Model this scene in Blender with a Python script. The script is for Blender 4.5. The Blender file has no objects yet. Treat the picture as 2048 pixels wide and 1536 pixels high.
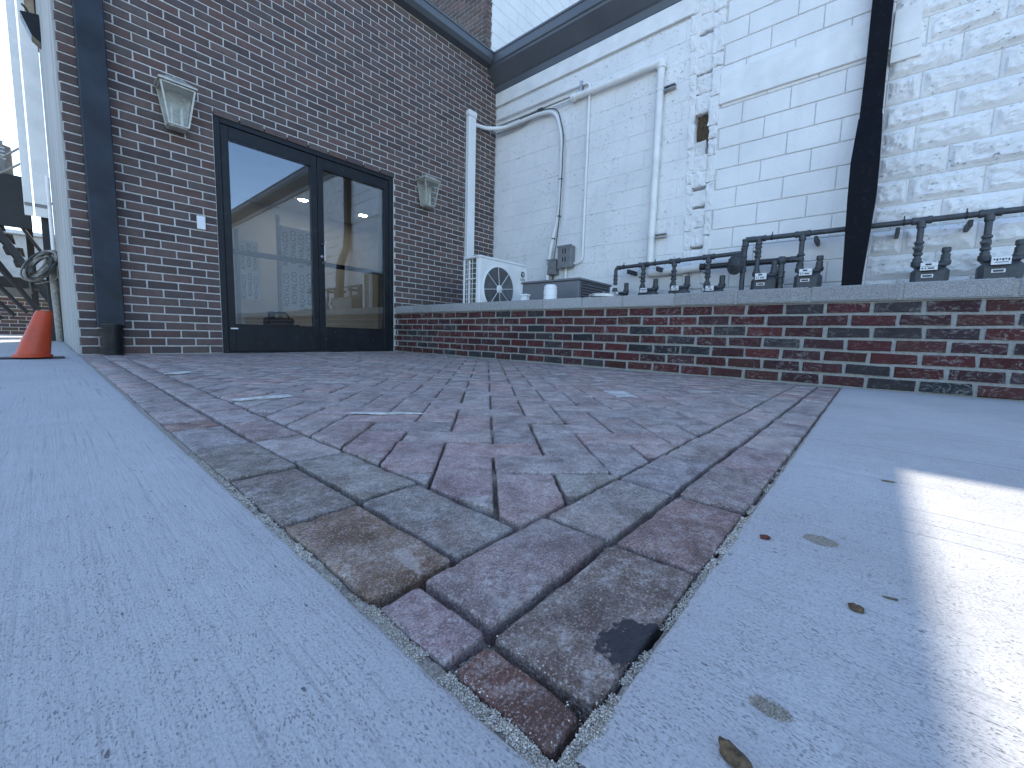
import bpy, bmesh, math, random
from mathutils import Vector, Matrix, noise
random.seed(7)
R_ = random.uniform
SC = bpy.context.scene
COL = SC.collection

# ------------------------------------------------------------------ camera
CR = ((0.65722, -0.05901, 0.75063), (-0.75269, -0.08906, 0.65264), (0.02783, -0.99466, -0.10315))
CF, CCX, CCY, CH = 817.18, 1028.41, 756.22, 0.235
cam = bpy.data.cameras.new('camera')
cam.sensor_width = 36.0
cam.lens = CF / 2048 * 36.0
cam.shift_x = (1024 - CCX) / 2048
cam.shift_y = (CCY - 768) / 2048
cam.clip_start = 0.02
cam.clip_end = 2000
camo = bpy.data.objects.new('camera', cam)
COL.objects.link(camo)
m3 = Matrix([[CR[i][0], -CR[i][1], -CR[i][2]] for i in range(3)])
camo.matrix_world = Matrix.Translation((0, 0, CH)) @ m3.to_quaternion().to_matrix().to_4x4()
SC.camera = camo

def project(p):
    d = (p[0], p[1], p[2] - CH)
    q = [sum(CR[i][k] * d[i] for i in range(3)) for k in range(3)]
    if q[2] < 0.02:
        return None
    return (CCX + CF * q[0] / q[2], CCY + CF * q[1] / q[2], q[2])

# ------------------------------------------------------------------ light
SUN = Vector((0.45, 1.0567, 1.0)).normalized()
wd = bpy.data.worlds.new('World')
SC.world = wd
wd.use_nodes = True
wn = wd.node_tree.nodes
bg = wn['Background']
sky = wn.new('ShaderNodeTexSky')
sky.sky_type = 'NISHITA'
sky.sun_disc = False
sky.sun_elevation = math.asin(SUN.z)
sky.sun_rotation = math.atan2(SUN.x, SUN.y)
sky.air_density = 1.0
sky.dust_density = 0.5
sky.ozone_density = 2.0
wd.node_tree.links.new(sky.outputs[0], bg.inputs[0])
bg.inputs[1].default_value = 0.15
sl = bpy.data.lights.new('sun', 'SUN')
sl.energy = 3.0
sl.angle = math.radians(0.27)
sl.color = (1.0, 0.93, 0.81)
so = bpy.data.objects.new('sun', sl)
COL.objects.link(so)
so.location = (6, 14, 14)
so.rotation_euler = SUN.to_track_quat('Z', 'Y').to_euler()
SC.view_settings.view_transform = 'Standard'
SC.view_settings.look = 'None'
SC.view_settings.exposure = 1.65
SC.view_settings.gamma = 1.0
SC.view_settings.use_curve_mapping = False
SC.render.engine = 'CYCLES'
SC.cycles.max_bounces = 8
SC.cycles.diffuse_bounces = 4
SC.cycles.glossy_bounces = 4
SC.cycles.transparent_max_bounces = 12
SC.cycles.use_denoising = True
SC.cycles.caustics_reflective = False
SC.cycles.caustics_refractive = False

# ------------------------------------------------------------------ material helpers
class NT:
    def __init__(s, name):
        s.m = bpy.data.materials.new(name)
        s.m.use_nodes = True
        s.t = s.m.node_tree
        s.n = s.t.nodes
        s.b = s.n['Principled BSDF']
    def new(s, typ, **kw):
        n = s.n.new(typ)
        for k, v in kw.items():
            setattr(n, k, v)
        return n
    def put(s, sock, v):
        if v is None:
            return
        if isinstance(v, bpy.types.NodeSocket):
            s.t.links.new(v, sock)
        elif isinstance(v, (tuple, list)) and len(v) == 3 and sock.type == 'RGBA':
            sock.default_value = (*v, 1)
        else:
            sock.default_value = v
    def pos(s, rnd=True):
        g = s.new('ShaderNodeNewGeometry').outputs['Position']
        if not rnd:
            return g
        o = s.new('ShaderNodeObjectInfo').outputs['Random']
        return s.vec('MULTIPLY_ADD', o, (37.0, 53.0, 71.0), g)
    def vec(s, op, a, b=None, c=None):
        n = s.new('ShaderNodeVectorMath', operation=op)
        for i, v in enumerate((a, b, c)):
            s.put(n.inputs[i], v)
        return n.outputs[0]
    def math(s, op, a, b=None, c=None, clamp=False):
        n = s.new('ShaderNodeMath', operation=op)
        n.use_clamp = clamp
        for i, v in enumerate((a, b, c)):
            s.put(n.inputs[i], v)
        return n.outputs[0]
    def noise(s, p, scale, detail=4, rough=0.6, dist=0.0):
        n = s.new('ShaderNodeTexNoise')
        s.put(n.inputs['Vector'], p)
        n.inputs['Scale'].default_value = scale
        n.inputs['Detail'].default_value = detail
        n.inputs['Roughness'].default_value = rough
        n.inputs['Distortion'].default_value = dist
        return n.outputs[0]
    def vor(s, p, scale, feature='F1', out='Distance', rnd=1.0):
        n = s.new('ShaderNodeTexVoronoi', feature=feature)
        s.put(n.inputs['Vector'], p)
        n.inputs['Scale'].default_value = scale
        n.inputs['Randomness'].default_value = rnd
        return n.outputs[out]
    def scale(s, p, v):
        return s.vec('MULTIPLY', p, v)
    def ramp(s, f, a, b, lo=0.0, hi=1.0):
        n = s.new('ShaderNodeMapRange')
        s.put(n.inputs[0], f)
        n.inputs[1].default_value = a
        n.inputs[2].default_value = b
        n.inputs[3].default_value = lo
        n.inputs[4].default_value = hi
        return n.outputs[0]
    def mix(s, f, a, b, blend='MIX'):
        n = s.new('ShaderNodeMix', data_type='RGBA', blend_type=blend)
        s.put(n.inputs[0], f)
        s.put(n.inputs[6], a)
        s.put(n.inputs[7], b)
        return n.outputs[2]
    def bump(s, h, strength=0.5, dist=0.002, normal=None):
        n = s.new('ShaderNodeBump')
        s.put(n.inputs['Height'], h)
        n.inputs['Strength'].default_value = strength
        n.inputs['Distance'].default_value = dist
        s.put(n.inputs['Normal'], normal)
        return n.outputs[0]
    def ocol(s):
        return s.new('ShaderNodeObjectInfo').outputs['Color']
    def acol(s):
        return s.new('ShaderNodeAttribute', attribute_name='col').outputs['Color']
    def done(s, col=None, rough=None, normal=None, metal=None, spec=None):
        s.put(s.b.inputs['Base Color'], col)
        s.put(s.b.inputs['Roughness'], rough)
        s.put(s.b.inputs['Normal'], normal)
        s.put(s.b.inputs['Metallic'], metal)
        s.put(s.b.inputs['Specular IOR Level'], spec)
        return s.m

M = {}
def simple(name, col, rough=0.5, metal=0.0, var=0.12, nscale=9.0, bump=0.0, bscale=300.0, spec=0.5, dirt=None):
    t = NT(name)
    p = t.pos(False)
    n = t.noise(p, nscale, 5)
    dark = tuple(c * (1 - var * 2.2) for c in col)
    lite = tuple(min(1, c * (1 + var)) for c in col)
    c = t.mix(t.ramp(n, 0.3, 0.7), dark, lite)
    if dirt:
        c = t.mix(t.ramp(t.noise(p, nscale * 4, 6, 0.7), 0.56, 0.7, 0, 0.75), c, dirt)
    nm = t.bump(t.noise(p, bscale, 3), bump, 0.001) if bump else None
    M[name] = t.done(c, t.ramp(n, 0.3, 0.7, max(0.05, rough - 0.08), min(1, rough + 0.1)), nm, metal, spec)
    return M[name]

def mat_wall_brick(name, attr, redder, stain):
    t = NT(name)
    p = t.pos(not attr)
    base = t.acol() if attr else t.ocol()
    n1 = t.noise(p, 14, 6, 0.7)
    c = t.mix(t.ramp(n1, 0.35, 0.72, 0, 0.55), base, t.mix(1.0, base, (0.42, 0.40, 0.44), 'MULTIPLY'))
    n2 = t.noise(p, 160, 4, 0.7)
    c = t.mix(t.ramp(n2, 0.52, 0.72, 0, 0.4), c, t.mix(1.0, base, (1.5, 1.4, 1.35), 'MULTIPLY'))
    w = t.pos(False)
    if stain:   # mortar smeared over the faces when the joints were struck
        s1 = t.noise(t.scale(w, (1, 1, 1.6)), 21, 7, 0.76, 1.8)
        s2 = t.noise(w, 2.3, 3)
        f = t.math('MULTIPLY', t.ramp(s1, 0.52, 0.64), t.ramp(s2, 0.34, 0.6), clamp=True)
        c = t.mix(t.math('MULTIPLY', f, 0.5), c, (0.40, 0.39, 0.37))
    h = t.math('ADD', t.math('MULTIPLY', n2, 0.5), t.math('MULTIPLY', n1, 1.2))
    # scored vertical wire-cut texture
    return t.done(c, 0.85, t.bump(h, 0.6, 0.0022), spec=0.3)

def mat_paver(name, attr, stain=None):
    t = NT(name)
    p = t.pos(not attr)
    base = t.acol() if attr else t.ocol()
    n1 = t.noise(p, 17, 6, 0.68, 0.5)
    n2 = t.noise(p, 75, 5, 0.72)
    n3 = t.noise(p, 420, 4, 0.75)
    nb = t.noise(t.pos(not attr), 6.5, 3)
    dark = t.mix(1.0, base, (0.48, 0.44, 0.43), 'MULTIPLY')
    c = t.mix(t.ramp(n1, 0.38, 0.62, 0, 0.95), base, dark)
    c = t.mix(t.ramp(nb, 0.52, 0.68, 0, 0.55), c, t.mix(1.0, base, (1.12, 0.88, 0.84), 'MULTIPLY'))
    dust = t.math('MULTIPLY', t.ramp(n2, 0.45, 0.66), t.ramp(n1, 0.62, 0.38), clamp=True)
    c = t.mix(t.math('MULTIPLY', dust, 0.7), c, (0.56, 0.52, 0.50))
    c = t.mix(t.ramp(n3, 0.54, 0.66, 0, 0.7), c, (0.60, 0.56, 0.52))
    c = t.mix(t.ramp(n3, 0.47, 0.36, 0, 0.85), c, t.mix(1.0, base, (0.22, 0.2, 0.2), 'MULTIPLY'))
    n4 = t.noise(p, 170, 4, 0.7)
    c = t.mix(t.ramp(n4, 0.49, 0.38, 0, 0.65), c, t.mix(1.0, base, (0.35, 0.32, 0.32), 'MULTIPLY'))
    sp = t.vor(p, 240)
    c = t.mix(t.ramp(sp, 0.16, 0.10, 0, 0.6), c, (0.03, 0.025, 0.025))
    w = t.pos(False)
    # fine jointing sand left lying in soft drifts
    dr = t.math('MULTIPLY', t.ramp(t.noise(w, 8, 5, 0.65, 0.8), 0.52, 0.66), t.ramp(t.noise(w, 700, 2), 0.44, 0.58), clamp=True)
    c = t.mix(t.math('MULTIPLY', dr, 0.55), c, (0.47, 0.43, 0.37))
    rough = t.ramp(n1, 0.3, 0.7, 0.52, 0.75)
    if stain:
        (sx, sy, kx, ky, rot, rad, scol, am, sr) = stain
        d = t.vec('SUBTRACT', w, (sx, sy, 0.0))
        vr = t.new('ShaderNodeVectorRotate', rotation_type='Z_AXIS')
        t.put(vr.inputs['Vector'], d)
        vr.inputs['Angle'].default_value = rot
        d = t.scale(vr.outputs[0], (kx, ky, 0.0))
        ln = t.new('ShaderNodeVectorMath', operation='LENGTH')
        t.put(ln.inputs[0], d)
        wob = t.math('ADD', t.math('MULTIPLY', t.noise(w, 60, 2, 0.5), 0.040), t.math('MULTIPLY', t.noise(w, 200, 4, 0.7), 0.018))
        m_ = t.ramp(t.math('ADD', ln.outputs['Value'], t.math('SUBTRACT', wob, 0.029)), rad, rad - 0.0022, 0, am)
        c = t.mix(m_, c, t.mix(t.ramp(n3, 0.35, 0.65), tuple(q * 0.7 for q in scol), tuple(q * 1.2 for q in scol)))
        if sr:
            rough = t.mix(m_, rough, (sr, sr, sr))
    h = t.math('ADD', t.math('MULTIPLY', n2, 1.2), t.math('ADD', t.math('MULTIPLY', n3, 0.55), t.math('MULTIPLY', t.ramp(sp, 0.16, 0.08), -0.35)))
    return t.done(c, rough, t.bump(h, 0.9, 0.0030), spec=0.5)

def mat_concrete():
    t = NT('concrete')
    p = t.pos(False)
    q = t.scale(p, (1.0, 0.035, 1.0))
    br = t.noise(q, 330, 6, 0.75)            # broom marks
    br2 = t.noise(q, 58, 4, 0.6)
    bl = t.noise(p, 1.6, 5, 0.6)
    bl2 = t.noise(p, 11, 4, 0.6)
    c = t.mix(t.ramp(bl, 0.3, 0.7), (0.43, 0.42, 0.415), (0.50, 0.49, 0.48))
    c = t.mix(t.ramp(bl2, 0.35, 0.7, 0, 0.3), c, (0.42, 0.415, 0.41))
    st_ = t.noise(p, 2.7, 6, 0.62, 0.6)
    c = t.mix(t.ramp(st_, 0.50, 0.70, 0, 0.38), c, (0.34, 0.325, 0.31))
    c = t.mix(t.ramp(t.noise(p, 5.5, 5, 0.7, 1.0), 0.60, 0.72, 0, 0.3), c, (0.62, 0.61, 0.60))
    c = t.mix(t.ramp(br, 0.5, 0.3, 0, 0.5), c, (0.24, 0.242, 0.25))
    stk = t.noise(t.scale(p, (1.0, 0.012, 1.0)), 95, 4, 0.65)
    c = t.mix(t.math('MULTIPLY', t.ramp(stk, 0.44, 0.33), t.ramp(t.noise(p, 4, 3), 0.35, 0.6), clamp=True), c, (0.30, 0.30, 0.305))
    fine = t.noise(t.scale(p, (1.0, 0.55, 1.0)), 620, 4, 0.75)
    c = t.mix(t.ramp(fine, 0.49, 0.34, 0, 0.62), c, (0.17, 0.17, 0.18))
    c = t.mix(t.ramp(fine, 0.55, 0.68, 0, 0.35), c, (0.64, 0.63, 0.61))
    d = t.vec('ADD', t.scale(p, (1.0, 0.45, 1.0)), t.scale(t.noise(p, 40, 2), (0.01, 0.01, 0.0)))
    pit = t.vor(d, 540)
    pitm = t.math('MULTIPLY', t.ramp(pit, 0.30, 0.18), t.ramp(t.noise(p, 30, 3), 0.36, 0.60), clamp=True)
    c = t.mix(t.math('MULTIPLY', pitm, 0.45), c, (0.10, 0.10, 0.11))
    big = t.vor(d, 80)
    bigm = t.math('MULTIPLY', t.ramp(big, 0.10, 0.06), t.ramp(t.noise(p, 13, 2), 0.46, 0.56), clamp=True)
    c = t.mix(t.math('MULTIPLY', bigm, 0.75), c, (0.06, 0.06, 0.065))
    h = t.math('ADD', t.math('MULTIPLY', br, 1.0), t.math('MULTIPLY', stk, 1.3))
    h = t.math('SUBTRACT', h, t.math('MULTIPLY', t.math('ADD', pitm, bigm, clamp=True), 1.4))
    h = t.math('ADD', h, t.math('MULTIPLY', fine, 0.35))
    M['concrete'] = t.done(c, 0.86, t.bump(h, 0.75, 0.0016), spec=0.3)

def mat_sand(name, col):
    t = NT(name)
    p = t.pos(True)
    n = t.noise(p, 300, 3, 0.7)
    c = t.mix(t.ramp(n, 0.3, 0.7), tuple(x * 0.45 for x in col), tuple(min(1, x * 1.25) for x in col))
    M[name] = t.done(c, 0.95, t.bump(t.noise(p, 900, 3, 0.8), 1.0, 0.003), spec=0.2)

def mat_sand_grain():
    t = NT('sand_grain')
    c = t.acol()
    M['sand_grain'] = t.done(c, 0.7, spec=0.4)

def mat_white_block(name, chips, rough_amt):
    t = NT(name)
    p = t.pos(True)
    w = t.pos(False)
    n1 = t.noise(w, 2.1, 5, 0.6)
    n2 = t.noise(w, 38, 5, 0.7)
    n3 = t.noise(p, 260, 3, 0.7)
    c = t.mix(t.ramp(n1, 0.3, 0.7), (0.76, 0.765, 0.76), (0.87, 0.87, 0.86))
    c = t.mix(t.ramp(n2, 0.45, 0.3, 0, 0.3), c, (0.62, 0.62, 0.62))
    ch = t.noise(t.scale(w, (1, 1, 1.9)), 26, 7, 0.76, 0.6)
    f = t.math('MULTIPLY', t.ramp(ch, chips, chips + 0.025), t.ramp(t.noise(w, 3.1, 3), 0.40, 0.55), clamp=True)
    c = t.mix(t.math('MULTIPLY', f, 0.85), c, (0.20, 0.19, 0.185))
    sp = t.math('MULTIPLY', t.ramp(t.vor(w, 46), 0.09, 0.05), t.ramp(t.noise(w, 7, 2), 0.5, 0.6), clamp=True)
    c = t.mix(t.math('MULTIPLY', sp, 0.8), c, (0.12, 0.12, 0.13))
    drip = t.noise(t.scale(w, (9, 9, 0.5)), 1.0, 4, 0.6)
    c = t.mix(t.ramp(drip, 0.55, 0.75, 0, 0.2), c, (0.6, 0.6, 0.58))
    h = t.math('ADD', t.math('MULTIPLY', n3, 0.5), t.math('SUBTRACT', n2, t.math('MULTIPLY', f, 1.0)))
    M[name] = t.done(c, 0.75, t.bump(h, rough_amt, 0.004), spec=0.35)

def mat_mortar(name, col):
    t = NT(name)
    p = t.pos(False)
    n = t.noise(p, 60, 5, 0.7)
    c = t.mix(t.ramp(n, 0.3, 0.7), tuple(x * 0.72 for x in col), tuple(x * 1.15 for x in col))
    M[name] = t.done(c, 0.93, t.bump(t.noise(p, 210, 4, 0.75), 0.9, 0.004), spec=0.25)

def mat_cap():
    t = NT('granite')
    p = t.pos(True)
    base = t.ocol()
    sp = t.noise(p, 330, 4, 0.8)
    sp2 = t.noise(p, 120, 4, 0.7)
    c = t.mix(t.ramp(sp, 0.42, 0.62), t.mix(1.0, base, (0.4, 0.4, 0.42), 'MULTIPLY'), t.mix(1.0, base, (1.5, 1.5, 1.5), 'MULTIPLY'))
    c = t.mix(t.ramp(sp2, 0.55, 0.75, 0, 0.4), c, (0.32, 0.31, 0.29))
    M['granite'] = t.done(c, 0.8, t.bump(t.math('ADD', sp, sp2), 0.8, 0.004), spec=0.35)

def mat_glass():
    t = NT('door_glass')
    for n in list(t.n):
        t.n.remove(n)
    out = t.new('ShaderNodeOutputMaterial')
    gl = t.new('ShaderNodeBsdfGlossy')
    gl.inputs['Roughness'].default_value = 0.0
    gl.inputs['Color'].default_value = (0.86, 0.92, 1.0, 1)
    tr = t.new('ShaderNodeBsdfTransparent')
    tr.inputs['Color'].default_value = (0.88, 0.90, 0.90, 1)
    fr = t.new('ShaderNodeFresnel')
    fr.inputs['IOR'].default_value = 1.6
    f = t.math('ADD', t.math('MULTIPLY', fr.outputs[0], 1.2), 0.06, clamp=True)
    mx = t.new('ShaderNodeMixShader')
    t.put(mx.inputs[0], f)
    t.t.links.new(tr.outputs[0], mx.inputs[1])
    t.t.links.new(gl.outputs[0], mx.inputs[2])
    t.t.links.new(mx.outputs[0], out.inputs[0])
    M['door_glass'] = t.m

def mat_lamp_glass():
    t = NT('lantern_glass')
    for n in list(t.n):
        t.n.remove(n)
    out = t.new('ShaderNodeOutputMaterial')
    gl = t.new('ShaderNodeBsdfPrincipled')
    gl.inputs['Roughness'].default_value = 0.25
    gl.inputs['Base Color'].default_value = (0.6, 0.62, 0.58, 1)
    tr = t.new('ShaderNodeBsdfTransparent')
    tr.inputs['Color'].default_value = (0.9, 0.92, 0.9, 1)
    mx = t.new('ShaderNodeMixShader')
    t.put(mx.inputs[0], t.ramp(t.noise(t.pos(False), 45, 4), 0.3, 0.7, 0.06, 0.22))
    t.t.links.new(tr.outputs[0], mx.inputs[1])
    t.t.links.new(gl.outputs[0], mx.inputs[2])
    t.t.links.new(mx.outputs[0], out.inputs[0])
    M['lantern_glass'] = t.m

def mat_door_metal():
    t = NT('door_metal')
    p = t.pos(False)
    n = t.noise(p, 5, 5)
    c = t.mix(t.ramp(n, 0.3, 0.7), (0.008, 0.010, 0.014), (0.014, 0.017, 0.022))
    c = t.mix(t.ramp(t.noise(p, 16, 6, 0.7), 0.54, 0.72, 0, 0.6), c, (0.035, 0.037, 0.042))
    f = t.math('MULTIPLY', t.ramp(t.vor(p, 17), 0.065, 0.045), t.ramp(t.noise(p, 6, 2), 0.5, 0.56), clamp=True)
    c = t.mix(t.math('MULTIPLY', f, 0.8), c, (0.45, 0.44, 0.42))
    M['door_metal'] = t.done(c, t.ramp(n, 0.3, 0.7, 0.34, 0.55), spec=0.3)
mat_door_metal()

def emit(name, col, st):
    t = NT(name)
    t.b.inputs['Emission Color'].default_value = (*col, 1)
    t.b.inputs['Emission Strength'].default_value = st
    M[name] = t.m

M['brick'] = mat_wall_brick('brick', False, 0, False)
M['brick_attr'] = mat_wall_brick('brick_attr', True, 0, False)
M['garden_brick'] = mat_wall_brick('garden_brick', False, 1, True)
M['paver'] = mat_paver('paver', False)
M['paver_attr'] = mat_paver('paver_attr', True)
M['paver_tarred'] = mat_paver('paver_tarred', False, (0.292, 0.118, 0.85, 1.25, 0.45, 0.029, (0.014, 0.016, 0.022), 0.95, 0.5))
M['paver_smeared'] = mat_paver('paver_smeared', False, (0.236, 0.346, 2.6, 0.8, 0.12, 0.022, (0.40, 0.33, 0.29), 0.75, None))
mat_concrete()
mat_sand('sand', (0.50, 0.45, 0.38))
mat_sand_grain()
mat_white_block('white_block', 0.665, 0.35)
mat_white_block('white_block_old', 0.60, 0.8)
mat_white_block('white_rock', 0.60, 0.9)
mat_mortar('mortar', (0.63, 0.62, 0.60))
mat_mortar('garden_mortar', (0.34, 0.34, 0.32))
mat_mortar('white_joint', (0.72, 0.725, 0.72))
mat_mortar('chase_rubble', (0.74, 0.74, 0.73))
mat_cap()
mat_glass()
mat_lamp_glass()
emit('downlight', (1.0, 0.89, 0.74), 30.0)
simple('bronze_metal', (0.011, 0.013, 0.017), 0.42, 0.0, 0.15, 5, 0.1, spec=0.3, dirt=(0.03, 0.03, 0.032))
simple('black_metal', (0.005, 0.006, 0.010), 0.55, 0.0, 0.2, 6, 0.15, spec=0.12, dirt=(0.018, 0.018, 0.022))
simple('gutter_metal', (0.100, 0.110, 0.125), 0.45, 0.0, 0.08, 2.0)
simple('spout_metal', (0.030, 0.038, 0.052), 0.5, 0.0, 0.25, 4.0, spec=0.25)
simple('gas_paint', (0.060, 0.068, 0.078), 0.5, 0.0, 0.2, 25, 0.2, dirt=(0.13, 0.13, 0.13))
simple('dark_gas_paint', (0.022, 0.024, 0.028), 0.5, 0.0, 0.2, 25, 0.2, dirt=(0.06, 0.055, 0.05))
simple('white_paint', (0.84, 0.84, 0.82), 0.5, 0.0, 0.06, 6, 0.15, 120, dirt=(0.66, 0.66, 0.64))
simple('white_plastic', (0.82, 0.83, 0.83), 0.4, 0.0, 0.03, 4)
simple('ac_white', (0.82, 0.83, 0.82), 0.42, 0.0, 0.04, 4)
simple('ac_coil', (0.16, 0.165, 0.13), 0.5, 0.4, 0.25, 60, 0.8, 160)
simple('grille_dark', (0.075, 0.078, 0.085), 0.5, 0.3, 0.2, 40)
simple('fan_grey', (0.15, 0.155, 0.17), 0.5, 0.2, 0.2, 12)
simple('grille_wire', (0.62, 0.63, 0.62), 0.45)
simple('condenser_grey', (0.155, 0.16, 0.175), 0.5, 0.0, 0.06, 4)
simple('galvanized', (0.42, 0.43, 0.45), 0.35, 0.8, 0.15, 20)
simple('box_grey', (0.22, 0.225, 0.23), 0.5, 0.0, 0.12, 14)
simple('cable_grey', (0.30, 0.29, 0.26), 0.6, 0.0, 0.2, 30)
simple('cable_dark', (0.07, 0.075, 0.075), 0.55, 0.0, 0.2, 30)
simple('ink', (0.015, 0.017, 0.022), 0.6)
simple('plate_white', (0.78, 0.79, 0.80), 0.45, 0.0, 0.04, 30)
simple('lantern_metal', (0.52, 0.50, 0.44), 0.42, 0.35, 0.15, 30)
simple('candle', (0.85, 0.83, 0.76), 0.5)
simple('cone_orange', (0.52, 0.058, 0.014), 0.45, 0.0, 0.10, 12, 0.1, dirt=(0.22, 0.045, 0.02))
simple('cone_black', (0.015, 0.015, 0.017), 0.6)
simple('hose_black', (0.014, 0.014, 0.017), 0.45)
simple('weathered_wood', (0.42, 0.42, 0.40), 0.85, 0.0, 0.12, 8, 0.5, 90)
simple('raw_wood', (0.34, 0.27, 0.19), 0.8, 0.0, 0.15, 10)
simple('stair_black', (0.012, 0.014, 0.018), 0.5, 0.0, 0.2, 8)
simple('interior_wall', (0.52, 0.52, 0.50), 0.85, 0.0, 0.05, 1.5)
simple('interior_floor', (0.30, 0.29, 0.28), 0.6, 0.0, 0.1, 2)
simple('insulation', (0.80, 0.84, 0.90), 0.5, 0.0, 0.05, 4)
simple('roof_membrane', (0.10, 0.10, 0.105), 0.9, 0.0, 0.1, 2)
simple('case_black', (0.012, 0.014, 0.017), 0.5)
simple('far_paint', (0.62, 0.60, 0.57), 0.85, 0.0, 0.12, 3, 0.4, 40)
simple('gravel_bed', (0.27, 0.26, 0.25), 0.95, 0.0, 0.25, 60, 1.0, 90)
simple('asphalt', (0.075, 0.075, 0.077), 0.92, 0.0, 0.2, 3, 0.8, 160)
simple('mortar_crumb', (0.56, 0.55, 0.52), 0.95, 0.0, 0.15, 60, 1.0, 200)
simple('brick_chip', (0.16, 0.045, 0.03), 0.9, 0.0, 0.3, 200, 1.0, 400)
simple('bark', (0.13, 0.085, 0.045), 0.95, 0.0, 0.4, 220, 1.0, 300, dirt=(0.04, 0.03, 0.02))
simple('leaf_litter', (0.17, 0.13, 0.07), 0.85, 0.0, 0.3, 150, 0.6, 300)
simple('hole_dark', (0.12, 0.085, 0.05), 0.95, 0.0, 0.4, 60, 1.0, 120)
simple('tar', (0.012, 0.014, 0.018), 0.42, 0.0, 0.3, 120, 0.8, 300)
simple('mortar_film', (0.30, 0.245, 0.215), 0.95, 0.0, 0.12, 90, 0.4, 300)

def mat_streaked():
    t = NT('streaked_wall')
    w = t.pos(False)
    a = t.noise(t.scale(w, (14, 7, 0.55)), 1.0, 5, 0.65)
    b = t.noise(w, 9, 5, 0.65)
    c = t.mix(t.ramp(a, 0.32, 0.68), (0.22, 0.225, 0.215), (0.46, 0.46, 0.44))
    c = t.mix(t.ramp(b, 0.55, 0.7, 0, 0.4), c, (0.20, 0.21, 0.17))
    M['streaked_wall'] = t.done(c, 0.85, t.bump(t.noise(w, 60, 5, 0.7), 0.5, 0.004), spec=0.3)
mat_streaked()

# ------------------------------------------------------------------ object helpers
def tag(o, label=None, cat=None, group=None, kind=None):
    if label: o['label'] = label
    if cat: o['category'] = cat
    if group: o['group'] = group
    if kind: o['kind'] = kind
    return o

def link(o, parent=None):
    COL.objects.link(o)
    if parent is not None:
        o.parent = parent
        if parent.get('_base'):
            o.matrix_parent_inverse = Matrix.Translation(-parent.location)
    return o

def thing(name, loc, label, cat, group=None):
    o = bpy.data.objects.new(name, None)
    o.empty_display_size = 0.1
    o.location = loc
    o['_base'] = 1
    COL.objects.link(o)
    return tag(o, label, cat, group)

def mesh_obj(name, verts, faces, mat, parent=None, smooth=False, loc=None):
    me = bpy.data.meshes.new(name)
    me.from_pydata([tuple(v) for v in verts], [], faces)
    if smooth:
        me.polygons.foreach_set('use_smooth', [True] * len(me.polygons))
    me.materials.append(M[mat] if isinstance(mat, str) else mat)
    o = bpy.data.objects.new(name, me)
    if loc is not None:
        o.location = loc
    return link(o, parent)

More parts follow.
